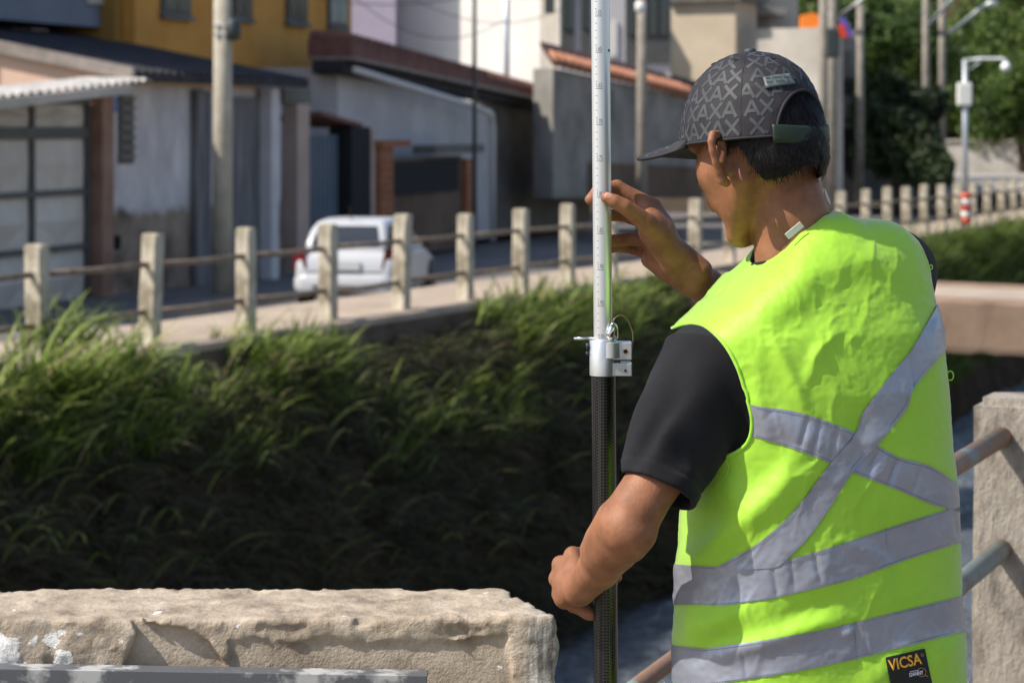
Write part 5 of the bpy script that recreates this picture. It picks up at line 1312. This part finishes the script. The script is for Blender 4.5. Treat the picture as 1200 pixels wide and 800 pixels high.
if np.einsum('ij,ij->i', V[F[:,0]], np.cross(V[F[:,1]], V[F[:,2]])).sum() < 0: F = F[:, ::-1]
N_ = normals(V, F)
# folds of the cloth
px, py = proj(V)
def ridge(x0, y0, x1, y1, wd, amp, sharp=1.0):
    ex, ey = x1-x0, y1-y0; L2 = ex*ex+ey*ey; t = np.clip(((px-x0)*ex+(py-y0)*ey)/L2, 0, 1); d = np.hypot(px-x0-t*ex, py-y0-t*ey)
    fade = np.sin(np.clip(t,.02,.98)*np.pi)**.5
    return amp*fade*np.exp(-(d/wd)**2*sharp)
dsp = np.zeros(len(V))
for r in [(798,668,952,545,17,.0125),(812,640,868,600,22,-.007),(905,395,946,482,9,.0055),(962,400,944,452,7,.0040),(985,385,950,420,6,.0030),(905,480,960,530,16,.006),(940,520,905,575,12,.005),
          (800,742,880,712,14,.007),(846,768,985,722,11,.008),(800,775,860,738,12,-.005),(905,735,985,700,16,-.006),(985,745,1000,738,6,.004),
          (1000,820,1075,752,15,.006),(1085,790,1130,745,14,.005),(1050,360,1098,430,24,.004),(1010,470,1000,560,14,-.004),(1060,520,1075,600,16,.003),
          (835,372,960,322,30,.006),(860,410,985,352,18,-.004),(880,440,905,520,10,.006),(1040,610,1060,700,18,-.004),(960,640,980,720,16,.003),
          (868,545,840,640,14,.004),(812,700,800,800,14,.004),(1000,300,1075,330,20,.004),(930,330,1040,300,14,.003),
          (1066,412,1070,456,3.2,-.0028),(953,642,962,684,3.2,-.003),(1040,618,1046,656,3.2,-.003),(1117,598,1123,632,3.2,-.0025),(1003,728,1006,772,3.2,-.0035),(947,487,936,528,3.2,-.0028),(962,492,950,536,3.2,-.003),(982,500,973,540,3.2,-.0025),(1052,538,1040,572,3.2,-.0035),(1030,528,1018,556,3.2,-.0025),(1078,548,1068,580,3,-.002),(905,664,912,700,3.2,-.0025),(870,762,876,798,3.2,-.002),(925,650,932,694,3,-.002)]: dsp += ridge(*r)
sp3 = np.stack([px*.010, py*.010, np.where(V[:,1] > 3.25, 5.0, 0.0)], 1)
wr = np.stack([fbm(sp3*1.3+4, 2), fbm(sp3*1.3+9, 2), np.zeros(len(V))], 1)*.9
dsp += (1-np.abs(fbm(sp3*np.array([2.4,1.5,1])+wr, 3)))**3*.0019-.0009
crump = np.exp(-((px-960)/75)**2-((py-385)/70)**2)+.8*np.exp(-((px-1085)/45)**2-((py-770)/40)**2)+.6*np.exp(-((px-830)/40)**2-((py-720)/70)**2)
dsp += (1-np.abs(fbm(sp3*np.array([6.5,4.5,1])+wr*2.2, 3)))**4*.0014*(.05+crump)
dsp += fbm(sp3*np.array([20,20,1]), 2)*.0004
edge_f = np.clip((py-262)/18, .25, 1)
V = V + N_*(dsp*edge_f)[:, None]
# openings
px, py = proj(V)
armL = curve_pts([(760,397),(785,385),(806,379),(826,382),(848,402),(864,430),(874,462),(881,492),(877,516),(862,530),(840,537),(815,541),(800,552)], 8)
polyL = [tuple(q) for q in armL]+[(780,560),(740,560),(740,400)]
hole = poly_sdf(px, py, polyL)/SC
nk0, nk1 = np.array(P(921,240,3.256)), np.array(P(934,315,3.25)); ax_ = (nk1-nk0)/np.linalg.norm(nk1-nk0)
def neck_r(V): q = V-nk0; t = q@ax_; return np.linalg.norm(q-np.outer(t, ax_), axis=1)
front = V[:, 1]-np.interp(V[:,2], [1.0,1.6], [3.25,3.28])
nkf = neck_r(V)-.0600; vneck = np.where((front > .02) & (V[:,2] > 1.18), np.abs((V-T0)@TU+.03)-(V[:,2]-1.18)*.32, 1)
RSh = np.array(P(1075,345,3.36)); rhole = np.where((V-T0)@TU > .05, np.linalg.norm((V-RSh)*np.array([1,1,.85]), axis=1)-.088, 1)
rhole = np.where((V-T0)@TV > -.02, rhole, np.maximum(rhole, .004))
hem = zy(912)+.01*np.sin(px*.03)-V[:,2]
fld = np.maximum.reduce([-hole, -nkf, -vneck, -rhole, hem])
FV, FF = clip_mesh(V, F, fld)
vestm = PM('fluorescent_yellow_green_fabric', (.46,.88,.05), (.50,.92,.065), scale=14, rough=.55, bump=.25, bscale=900, bdist=.0005, spec=.5)
n, l, b = nodes_of(vestm); b.inputs['Sheen Weight'].default_value = 1.0; b.inputs['Sheen Roughness'].default_value = .4; b.inputs['Sheen Tint'].default_value = (1,1,.85,1)
tr = n.new('ShaderNodeBsdfTranslucent'); tr.inputs[0].default_value = (.44,.86,.03,1); mxs = n.new('ShaderNodeMixShader'); mxs.inputs[0].default_value = .30
l.new(b.outputs[0], mxs.inputs[1]); l.new(tr.outputs[0], mxs.inputs[2]); l.new(mxs.outputs[0], n['Material Output'].inputs[0])
vest = build('safety_vest', FV, FF, vestm, man, True)
# reflective tapes: strips of the vest surface lifted a millimetre
tapem = PM('grey_reflective_tape', (.27,.29,.355), (.31,.33,.39), scale=18, detail=5, rough=.36, bump=.18, bscale=60, bdist=.002, spec=.6, metal=.35)
quadsN = np.array([f if len(f) == 4 else (list(f)+[f[-1]])[:4] for f in FF]); NV = normals(FV, quadsN)
pxv, pyv = proj(FV)
def band(top, bot):
    tx = np.array(top); bx = np.array(bot); tt = np.interp(pxv, tx[:,0], tx[:,1]); bb = np.interp(pxv, bx[:,0], bx[:,1])
    return np.maximum(tt-pyv, pyv-bb)
def tape(nm, fld_, lift):
    W = FV+NV*lift; a, f = clip_mesh(W, FF, fld_); return build(nm, a, f, tapem, vest, True)
w3t = [(760,656),(793,661),(850,664),(905,661),(960,645),(1000,632),(1060,612),(1125,592),(1160,584)]; w3b = [(760,704),(793,708),(850,709),(905,701),(960,688),(1000,678),(1060,656),(1125,635),(1160,627)]
w4t = [(760,750),(793,756),(830,759),(900,749),(960,738),(1000,729),(1060,714),(1131,697),(1160,690)]; w4b = [(760,796),(793,799),(830,802),(900,792),(960,781),(1000,772),(1060,757),(1131,739),(1160,732)]
tape('reflective_tape', band(w3t, w3b), .0011); tape('reflective_tape', band(w4t, w4b), .0011)
dB = poly_sdf(pxv, pyv, [tuple(q) for q in curve_pts([(870,471),(890,476),(940,484),(1000,506),(1050,534),(1090,546),(1122,567),(1160,590)], 6)]+[tuple(q) for q in curve_pts([(1160,622),(1122,600),(1090,590),(1050,573),(998,553),(945,531),(890,513),(868,510)], 6)])
tape('reflective_tape', dB, .0011)
dA = poly_sdf(pxv, pyv, [tuple(q) for q in curve_pts([(1112,325),(1100,352),(1068,408),(1038,446),(1010,484),(1001,508),(965,552),(930,598),(888,636),(835,667),(800,690)], 6)]+[tuple(q) for q in curve_pts([(880,690),(915,661),(945,632),(975,590),(998,553),(1030,518),(1062,478),(1070,455),(1108,408),(1125,390)], 6)])
dA = np.maximum(dA, -band(w3t, [(x,y+60) for x,y in w3b])*1.0) if False else np.maximum(dA, pyv-np.interp(pxv, np.array(w3t)[:,0], np.array(w3t)[:,1])-4)
back_only = (FV-T0)@TV
tape('reflective_tape', np.maximum(dA, (back_only-.02)*600), .0022)
# rows of stitches along both edges of each tape come after the ray helper below
# bound edge of the left armhole, following the cut
bvh = BVHTree.FromPolygons([Vector(v) for v in FV], FF)
camv = Vector((0,0,CAMZ))
def hit(x, y, lift=0.0):
    d = (P(x,y,3)-camv).normalized(); r = bvh.ray_cast(camv, d)
    return None if r[0] is None else r[0]-d*lift
pts = []
for q in armL[8:-4]:
    for dx, dy in ((0,0),(1.5,.5),(3,1),(3,-1.5),(4,-3)):
        h_ = hit(q[0]+dx, q[1]+dy, .001)
        if h_ is not None: pts.append(h_); break
pts = [p_ for i, p_ in enumerate(pts) if i == 0 or (p_-pts[i-1]).length < .05]
ctube(pts, .0024, 'armhole_binding', vestm, vest, 8)
stm = PM('dark_stitch_thread', (.10,.11,.15), rough=.8)
def stitches(line, lift):
    L_ = curve_pts(line, 60); s_ = np.concatenate([[0], np.cumsum(np.hypot(*np.diff(L_, axis=0).T))]); m = MB()
    for a in np.arange(0, s_[-1]-2, 3.1):
        q = [hit(float(np.interp(t, s_, L_[:,0])), float(np.interp(t, s_, L_[:,1])), lift) for t in (a, a+1.0, a+2.0)]
        if all(v is not None for v in q) and max(v.y for v in q)-min(v.y for v in q) < .006: m.tube(q, .00034, 4)
    if m.V: m.out('stitching', stm, vest)
for ln_, dy in ((w3t,2.2),(w3b,-2.2),(w4t,2.2),(w4b,-2.2)): stitches([(x,y+dy) for x,y in ln_[1:-1]], .0019)
stitches([(886,478),(940,487),(1000,509),(1050,537),(1090,549),(1120,568)], .0019); stitches([(886,510),(945,528),(998,550),(1050,570),(1090,587),(1120,597)], .0019)
stitches([(1099,358),(1070,409),(1040,447),(1012,486),(1003,509),(967,553),(932,599),(890,637),(845,664)], .0031); stitches([(1103,408),(1068,455),(1059,478),(1028,516),(996,551),(973,588),(943,630),(915,656)], .0031)
# label patch with print
patch_poly = [(1037,770),(1083,759),(1091,797),(1092,806),(1046,817)]
dP = poly_sdf(pxv, pyv, patch_poly); blackm = PM('black_woven_label', (.012,.016,.016), rough=.7, bump=.2, bscale=900, bdist=.0003)
W = FV+NV*.0016; a, f = clip_mesh(W, FF, np.maximum(dP, (back_only)*600)); lab = build('label_patch', a, f, blackm, vest, True)
lbvh = BVHTree.FromPolygons([Vector(v) for v in a], f)
def lab_pt(x, y, lift=.0016):
    d = (P(x,y,3)-camv).normalized(); r = lbvh.ray_cast(camv, d)
    if r[0] is None: r = bvh.ray_cast(camv, d); 
    return (r[0]-d*lift) if r[0] is not None else P(x,y,3.1)
def print_txt(key, x0, y0, wpx, hpx, ang, mat, nm):
    V_, F_ = TXT[key]; V_ = V_.copy(); V_[:,0] *= wpx/V_[:,0].max(); V_[:,1] *= hpx/V_[:,1].max()
    ca, sa = math.cos(ang), math.sin(ang); out = [lab_pt(x0+v[0]*ca-v[1]*sa*-1*-1, y0-(v[1]*ca+v[0]*sa*-1*-1)) for v in V_]
    return build(nm, [tuple(q) for q in out], F_, mat, vest)
orm = PM('orange_print', (.85,.42,.04), rough=.6); whm = PM('white_print', (.72,.72,.82), rough=.6); brm = PM('brown_print', (.38,.22,.06), rough=.6)
print_txt('VICSA', 1043, 786, 39, 13.5, R(13), orm, 'printed_brand')
print_txt('DANNY', 1066, 792.5, 17, 4.5, R(11), whm, 'printed_name')
m = MB(); q = [lab_pt(1080+5.2*math.cos(t), 787+5*math.sin(t), .0009) for t in np.linspace(0,2*np.pi,20)]; m.tube(q, .0005, 6, False); m.tube([lab_pt(1083.5,790.5,.0009), lab_pt(1087.5,792,.0009)], .0006, 6); m.out('printed_magnifier', brm, vest)
m = MB(); q = [lab_pt(1080.8+1.5*math.cos(t), 767+1.5*math.sin(t), .0009) for t in np.linspace(0,2*np.pi,12)]; m.tube(q, .00022, 5, False); m.out('printed_mark', orm, vest)
m = MB()
for k in range(7): x = 1066.5+k*1.55; m.tube([lab_pt(x,786.6-k*.3,.0009), lab_pt(x+1.0,786.4-k*.3,.0009)], .0006, 4)
m.out('printed_line', whm, vest)
# thread loop on the right edge, loose threads
for x, y, rr in ((1109.5,440,5.5),(1099,313,2.6)):
    xx = x+25
    while hit(xx, y) is None and xx > x-60: xx -= .5
    h_ = hit(xx, y) or P(xx,y,3.3); D_ = h_.y-.001; x = xx+rr*.55; q = [P(x+rr*.7*math.cos(t), y+rr*math.sin(t), D_) for t in np.linspace(0,2*np.pi,14)]
    m = MB(); m.tube(q, .0009, 6, False); m.out('thread_loop', vestm, vest, True)
for pl_ in ([(851,538),(855,548),(850,560)],):
    q = [hit(x,y,.003) for x,y in pl_]; q = [v for v in q if v is not None]
    if len(q) < 2: continue
    m = MB(); m.tube(q, .0007, 5); m.out('loose_thread', vestm, vest)

# ---- black T-shirt
shirtm = PM('black_cotton_knit', (.0075,.0075,.010), (.012,.012,.015), scale=12, rough=.85, bump=0, spec=.25)
n, l, b = nodes_of(shirtm); wv = n.new('ShaderNodeTexWave'); wv.inputs['Scale'].default_value = 240; wv.bands_direction = 'DIAGONAL'; wv.inputs['Distortion'].default_value = .6
tc = n.new('ShaderNodeTexCoord'); l.new(tc.outputs['Object'], wv.inputs['Vector']); bp = n.new('ShaderNodeBump'); bp.inputs['Strength'].default_value = .5; bp.inputs['Distance'].default_value = .0008; l.new(wv.outputs[0], bp.inputs['Height']); l.new(bp.outputs[0], b.inputs['Normal'])
b.inputs['Sheen Weight'].default_value = .07; b.inputs['Sheen Roughness'].default_value = .4
SA, SB = np.array(P(828,432,3.19)), np.array(P(769,575,3.122)); sax = (SB-SA)/np.linalg.norm(SB-SA)
RA, RB = np.array(P(1047,320,3.33)), np.array(P(985,385,3.46))
def shirt(p, cull=None):
    t = torso(p, -.010)
    q = p-SA; h_ = q@sax; L_ = np.linalg.norm(SB-SA); tt = np.clip(h_/L_, 0, 1.2)
    rr = np.interp(tt, [0,.35,.7,1,1.2], [.062,.062,.058,.0535,.053])
    r = np.linalg.norm(q-np.outer(h_, sax), axis=1)
    fold = .0042*np.sin(h_*48+4*(p[:,0]*30)+2.2*np.sin(p[:,1]*60))*np.clip(tt*1.3,0,1)
    nr_ = np.abs(r-rr) < .03
    if nr_.any(): fold[nr_] += .0045*fbm(p[nr_]*np.array([22,22,14])+5, 2)
    fold = fold*(1-.75*np.clip((tt-.72)/.25,0,1))
    d = np.maximum(r-rr+fold, np.maximum(-h_-.015, h_-L_))
    sh = d_seg(p, SA+np.array([.005,0,-.002]), SA+sax*.09, .064, .062)+fold*.6; hemr = np.abs(h_-(L_-.021))
    d = smin(np.maximum(d, h_-L_), sh, .02)
    d = d + np.where(hemr < .0030, .0009, 0) - np.where(h_ > L_-.020, .0010, 0)
    t = smin(t, d, .022)
    inner = np.maximum(r-(rr-.0056)+fold, (L_-.022)-h_); t = np.maximum(t, -inner)
    t = np.where(h_ > L_+.0, np.maximum(t, np.where(r < .12, h_-L_, t)), t)
    rs = d_seg(p, RA, RB, .060, .054); t = smin(t, rs, .03)
    nk = p-nk0; tn = nk@ax_; rn = np.linalg.norm(nk-np.outer(tn, ax_), axis=1)
    return np.maximum(t, -(rn-.058))
V, F = surface_nets(shirt, np.array([.14,3.0,1.0]), np.array([.70,3.58,1.50]), .0030, B=24, lip=2.4)
if np.einsum('ij,ij->i', V[F[:,0]], np.cross(V[F[:,1]], V[F[:,2]])).sum() < 0: F = F[:, ::-1]
V = smooth_verts(V, F, 1)
shirt_o = build('t_shirt', V, F, shirtm, man, True)
a1 = Vector(ax_).cross(Vector((0,0,1))).normalized(); a2 = Vector(ax_).cross(a1)
cc = P(933,304,3.252); ctube([cc+a1*.0590*math.cos(t)+a2*.0590*math.sin(t) for t in np.linspace(0,2*np.pi,50)], .0055, 'collar', shirtm, shirt_o, 10)
# white tag at the collar and white cord at the neck
wt = PM('white_cloth_tag', (.72,.72,.68), rough=.8)
m = MB(); c0 = P(931,270,3.176); ex = (P(941,261,3.177)-P(923,276,3.173)); ey = P(938,269,3.177)-P(933,263,3.174)
m.hexa([c0-ex*.5-ey*.5,c0+ex*.5-ey*.5,c0+ex*.5-ey*.5+Vector((0,.002,0)),c0-ex*.5-ey*.5+Vector((0,.002,0)),c0-ex*.5+ey*.5,c0+ex*.5+ey*.5,c0+ex*.5+ey*.5+Vector((0,.002,0)),c0-ex*.5+ey*.5+Vector((0,.002,0))]); bevel(m.out('collar_tag', wt, shirt_o), .0006)
m = MB(); m.tube([P(966,221,3.25),P(967.5,228,3.25),P(970.5,236,3.25),P(972.5,240,3.25)], [.0012,.0024,.0026,.0010], 8); m.out('white_cord', wt, man, True)
# ---- trousers and shoes (below the frame)
tr_ = Sdf(); jean = PM('dark_jeans', (.02,.025,.04), (.03,.036,.055), scale=20, rough=.9); cx = P(962,800,3.25)
for s in (1,-1):
    h_ = Vector((cx.x,3.25,.80))+Vector(TU)*.09*s; kn = Vector((cx.x,3.27,.45))+Vector(TU)*.11*s; an = Vector((cx.x,3.24,.09))+Vector(TU)*.12*s
    tr_.chain([h_,kn,an], [.10,.075,.062], .03, .02)
tr_.seg(Vector((cx.x,3.25,.88))-Vector(TU)*.05, Vector((cx.x,3.25,.88))+Vector(TU)*.05, .105, .105, .05)
lo, hi = tr_.bounds(); V, F = surface_nets(tr_, lo, hi, .009); 
if np.einsum('ij,ij->i', V[F[:,0]], np.cross(V[F[:,1]], V[F[:,2]])).sum() < 0: F = F[:, ::-1]
build('trousers', V, F, jean, man, True)
for s in (1,-1):
    an = Vector((cx.x,3.24,0))+Vector(TU)*.12*s; sh_ = Sdf(); sh_.seg(an+Vector((0,0,.055))-Vector(TV)*.04, an+Vector((0,0,.04))+Vector(TV)*.15, .052, .04, .02)
    lo, hi = sh_.bounds(); V, F = surface_nets(sh_, lo, hi, .008); V[:,2] = np.maximum(V[:,2], .002)
    if np.einsum('ij,ij->i', V[F[:,0]], np.cross(V[F[:,1]], V[F[:,2]])).sum() < 0: F = F[:, ::-1]
    build('shoe', V, F, shirtm, man, True)
tag(man, 'man in fluorescent yellow vest and dark patterned cap seen from behind holding a measuring pole', 'person')

# ================================================================== MEASURING POLE
PD = 3.36
pole = empty('survey_pole', (P(712,1,PD).x, PD, 0))
def pc_(y): return P(703.6+(y/800)*6.4, y, PD)
alu = PM('satin_aluminium', (.66,.68,.70), (.72,.74,.76), scale=40, rough=.34, metal=.65, stretch=(1,1,.05), spec=.5)
carbon = PM('carbon_fibre', (.006,.006,.007), rough=.3, spec=.3)
n, l, b = nodes_of(carbon); ck = n.new('ShaderNodeTexChecker'); ck.inputs['Scale'].default_value = 330; tc = n.new('ShaderNodeTexCoord'); mp = n.new('ShaderNodeMapping'); mp.inputs['Rotation'].default_value = (R(0),R(45),R(0)); l.new(tc.outputs['Object'], mp.inputs[0]); l.new(mp.outputs[0], ck.inputs[0])
mr = n.new('ShaderNodeMapRange'); mr.inputs[3].default_value = .20; mr.inputs[4].default_value = .46; l.new(ck.outputs['Fac'], b.inputs['Metallic']); l.new(ck.outputs['Fac'], mr.inputs[0]); l.new(mr.outputs[0], b.inputs['Roughness'])
ck.inputs[1].default_value = (.075,.075,.075,1); ck.inputs[2].default_value = (.006,.006,.007,1); l.new(ck.outputs[0], b.inputs['Base Color']); b.inputs['Coat Weight'].default_value = .12; b.inputs['Coat Roughness'].default_value = .06
RU, RL = .0130, .0167
m = MB(); m.tube([pc_(420), pc_(-330)], RU, 40); sm(m.out('upper_tube', alu, pole)); ut = bpy.data.objects['upper_tube']
m = MB(); m.lathe(pc_(-330), (pc_(-330)-pc_(0)), [(.013,0),(.018,.002),(.018,.03),(.010,.034),(.008,.06)], 24); sm(m.out('mounting_head', alu, pole))
yb = HZ+(CAMZ-.06)/PD*FPX
m = MB(); m.tube([pc_(438), pc_(yb)], RL, 40); sm(m.out('lower_tube', carbon, pole))
m = MB(); q = pc_(yb); m.lathe(q, (0,0,-1), [(.0175,-.03),(.0175,0),(.012,.012),(.006,.03),(.001,.0585)], 24); sm(m.out('point', alu, pole))
ink = PM('grey_scale_print', (.17,.18,.19), rough=.5)
# scale: one tick per centimetre, figures every five
ax0 = (pc_(0)-pc_(400)).normalized(); s_px = 42.3/5; side0 = Vector((1,0,0)); toc = (camv-pc_(200)); toc.z = 0; toc.normalize(); sdv = Vector((-toc.y, toc.x, 0))
def on_tube(ang, y, r): c = pc_(y); return c+(toc*math.cos(ang)+sdv*math.sin(ang))*r
if (on_tube(.5,100,.01)-on_tube(-.5,100,.01)).x < 0: sdv = -sdv
tk = MB(); y55 = 19.5
for k in range(-6, 46):
    y = y55+k*s_px
    if y > 392: break
    five = k % 5 == 0; a0, a1_ = (-.62,.12) if five else (-.62,-.42); ns_ = 6 if five else 2
    for i in range(ns_):
        b0, b1 = a0+(a1_-a0)*i/ns_, a0+(a1_-a0)*(i+1)/ns_; hh = .35
        tk.quad(on_tube(b0,y+hh,RU+.0002), on_tube(b1,y+hh,RU+.0002), on_tube(b1,y-hh,RU+.0002), on_tube(b0,y-hh,RU+.0002))
tk.out('scale_ticks', ink, ut)
for i, key in enumerate(['1.50','1.55','1.60','1.65','1.70','1.75','1.80','1.85','1.90','1.95','2.00']):
    y0 = y55+(i-1)*42.3-1.3; V_, F_ = TXT[key]; V_ = V_.copy(); V_[:,0] *= .62/V_[:,0].max(); V_[:,1] *= 5.6/V_[:,1].max()
    if y0 > 398: y0 = 396
    build('scale_figure', [tuple(on_tube(-.52+v[0], y0-v[1], RU+.00025)) for v in V_], F_, ink, ut)
m = MB(); c0 = on_tube(1.05, 59.5, RU); m.lathe(c0, (c0-pc_(59.5)), [(.0022,-.001),(.0022,.0006),(.001,.0008)], 10); m.out('index_dot', ink, ut)
# clamp
clm = PM('anodised_clamp', (.60,.61,.62), (.66,.67,.68), scale=60, rough=.38, metal=.75, bump=.1, bscale=500, bdist=.0003)
cy = pc_(419); m = MB(); m.lathe(pc_(440), ax0, [(.0172,0),(.0190,.0008),(.0190,.0488),(.0182,.0500),(.0132,.0500)], 48); cl = sm(m.out('clamp', clm, pole))
dx = Vector((1,0,0))
def cbox(x0, x1, y0, y1, d0, d1): 
    a_ = P(x0,y1,PD); c_ = P(x1,y0,PD); mm = MB(); mm.box(a_.x,c_.x,PD+d0,PD+d1,a_.z,c_.z); return mm
bevel(cbox(710,740,424,439.4,-.0145,.012).out('clamp_jaw', clm, cl), .0012); bevel(cbox(718,740,400,420.5,-.0145,.012).out('clamp_jaw', clm, cl), .0012)
m = MB(); q = P(716,418.5,PD)+Vector((0,-.0075,0)); m.lathe(q, ax0, [(.0126,0),(.0135,.0006),(.0135,.0215),(.0126,.022)], 32); sm(m.out('clamp_boss', clm, cl))
m = MB(); q = P(724,423.5,PD)+Vector((0,-.010,0)); m.lathe(q, ax0, [(.0035,0),(.0035,.006)], 12); m.out('clamp_screw', PM('dark_steel',(.08,.08,.085),rough=.35,metal=.8), cl)
for x, y, r_ in ((732.5,410.5,.0034),(732.5,433,.0022)):
    q = P(x,y,PD)+Vector((0,-.0146,0)); m = MB(); m.lathe(q+Vector((0,.001,0)), (0,-1,0), [(r_,0),(r_,.0016),(r_*.6,.0016),(r_*.5,.0006)], 14); m.out('screw', PM('brass_screw',(.25,.17,.08),rough=.35,metal=.8) if r_ > .003 else ink, cl)
m = MB(); m.tube([P(672.5,396.5,PD-.004), P(700,396.5,PD-.002)], .0019, 12); m.out('locking_pin', PM('polished_steel',(.75,.75,.76),rough=.15,metal=1), cl, True)
for y, r_ in ((405.5,.0056),(414,.0030)):
    m = MB(); m.lathe(P(691.5,y,PD), (-1,0,0), [(r_*.7,0),(r_,.002),(r_,.0045),(r_*.7,.006)], 16); m.out('knob', PM('blue_black_plastic',(.02,.025,.04),rough=.4), cl, True)
stl = bpy.data.materials['polished_steel']
m = MB(); q = P(716,397.5,PD)+Vector((0,-.012,0)); m.tube([q, q+Vector((-.002,-.002,.008)), q+Vector((.001,-.001,.017)), q+Vector((.004,0,.021))], [.0045,.0062,.0050,.0020], 14); m.out('pin_head', stl, cl, True)
m = MB(); m.tube([P(718+5.2*math.cos(t)+.8, 391-12.5*math.sin(t), PD-.012) for t in np.linspace(-.5,math.pi+.2,22)], .0011, 8); m.out('split_ring', stl, cl, True)
m = MB(); m.tube([P(718,378,PD-.010),P(720,373,PD-.008),P(725,369.4,PD-.006),P(731,370,PD-.004),P(737,377,PD-.002),P(741.5,389,PD),P(742,398,PD),P(740.5,406,PD)], .0009, 8); m.out('lanyard_cable', PM('brass_cable',(.30,.22,.12),rough=.4,metal=.5), cl, True)
m = MB(); m.tube([P(720+2*math.cos(t), 396+2.5*math.sin(t), PD-.013) for t in np.linspace(0,2*math.pi,14)], .0007, 6, False); m.out('small_ring', stl, cl, True)
tag(pole, 'upright measuring pole with silver scale tube and black carbon lower tube held by the man', 'pole')
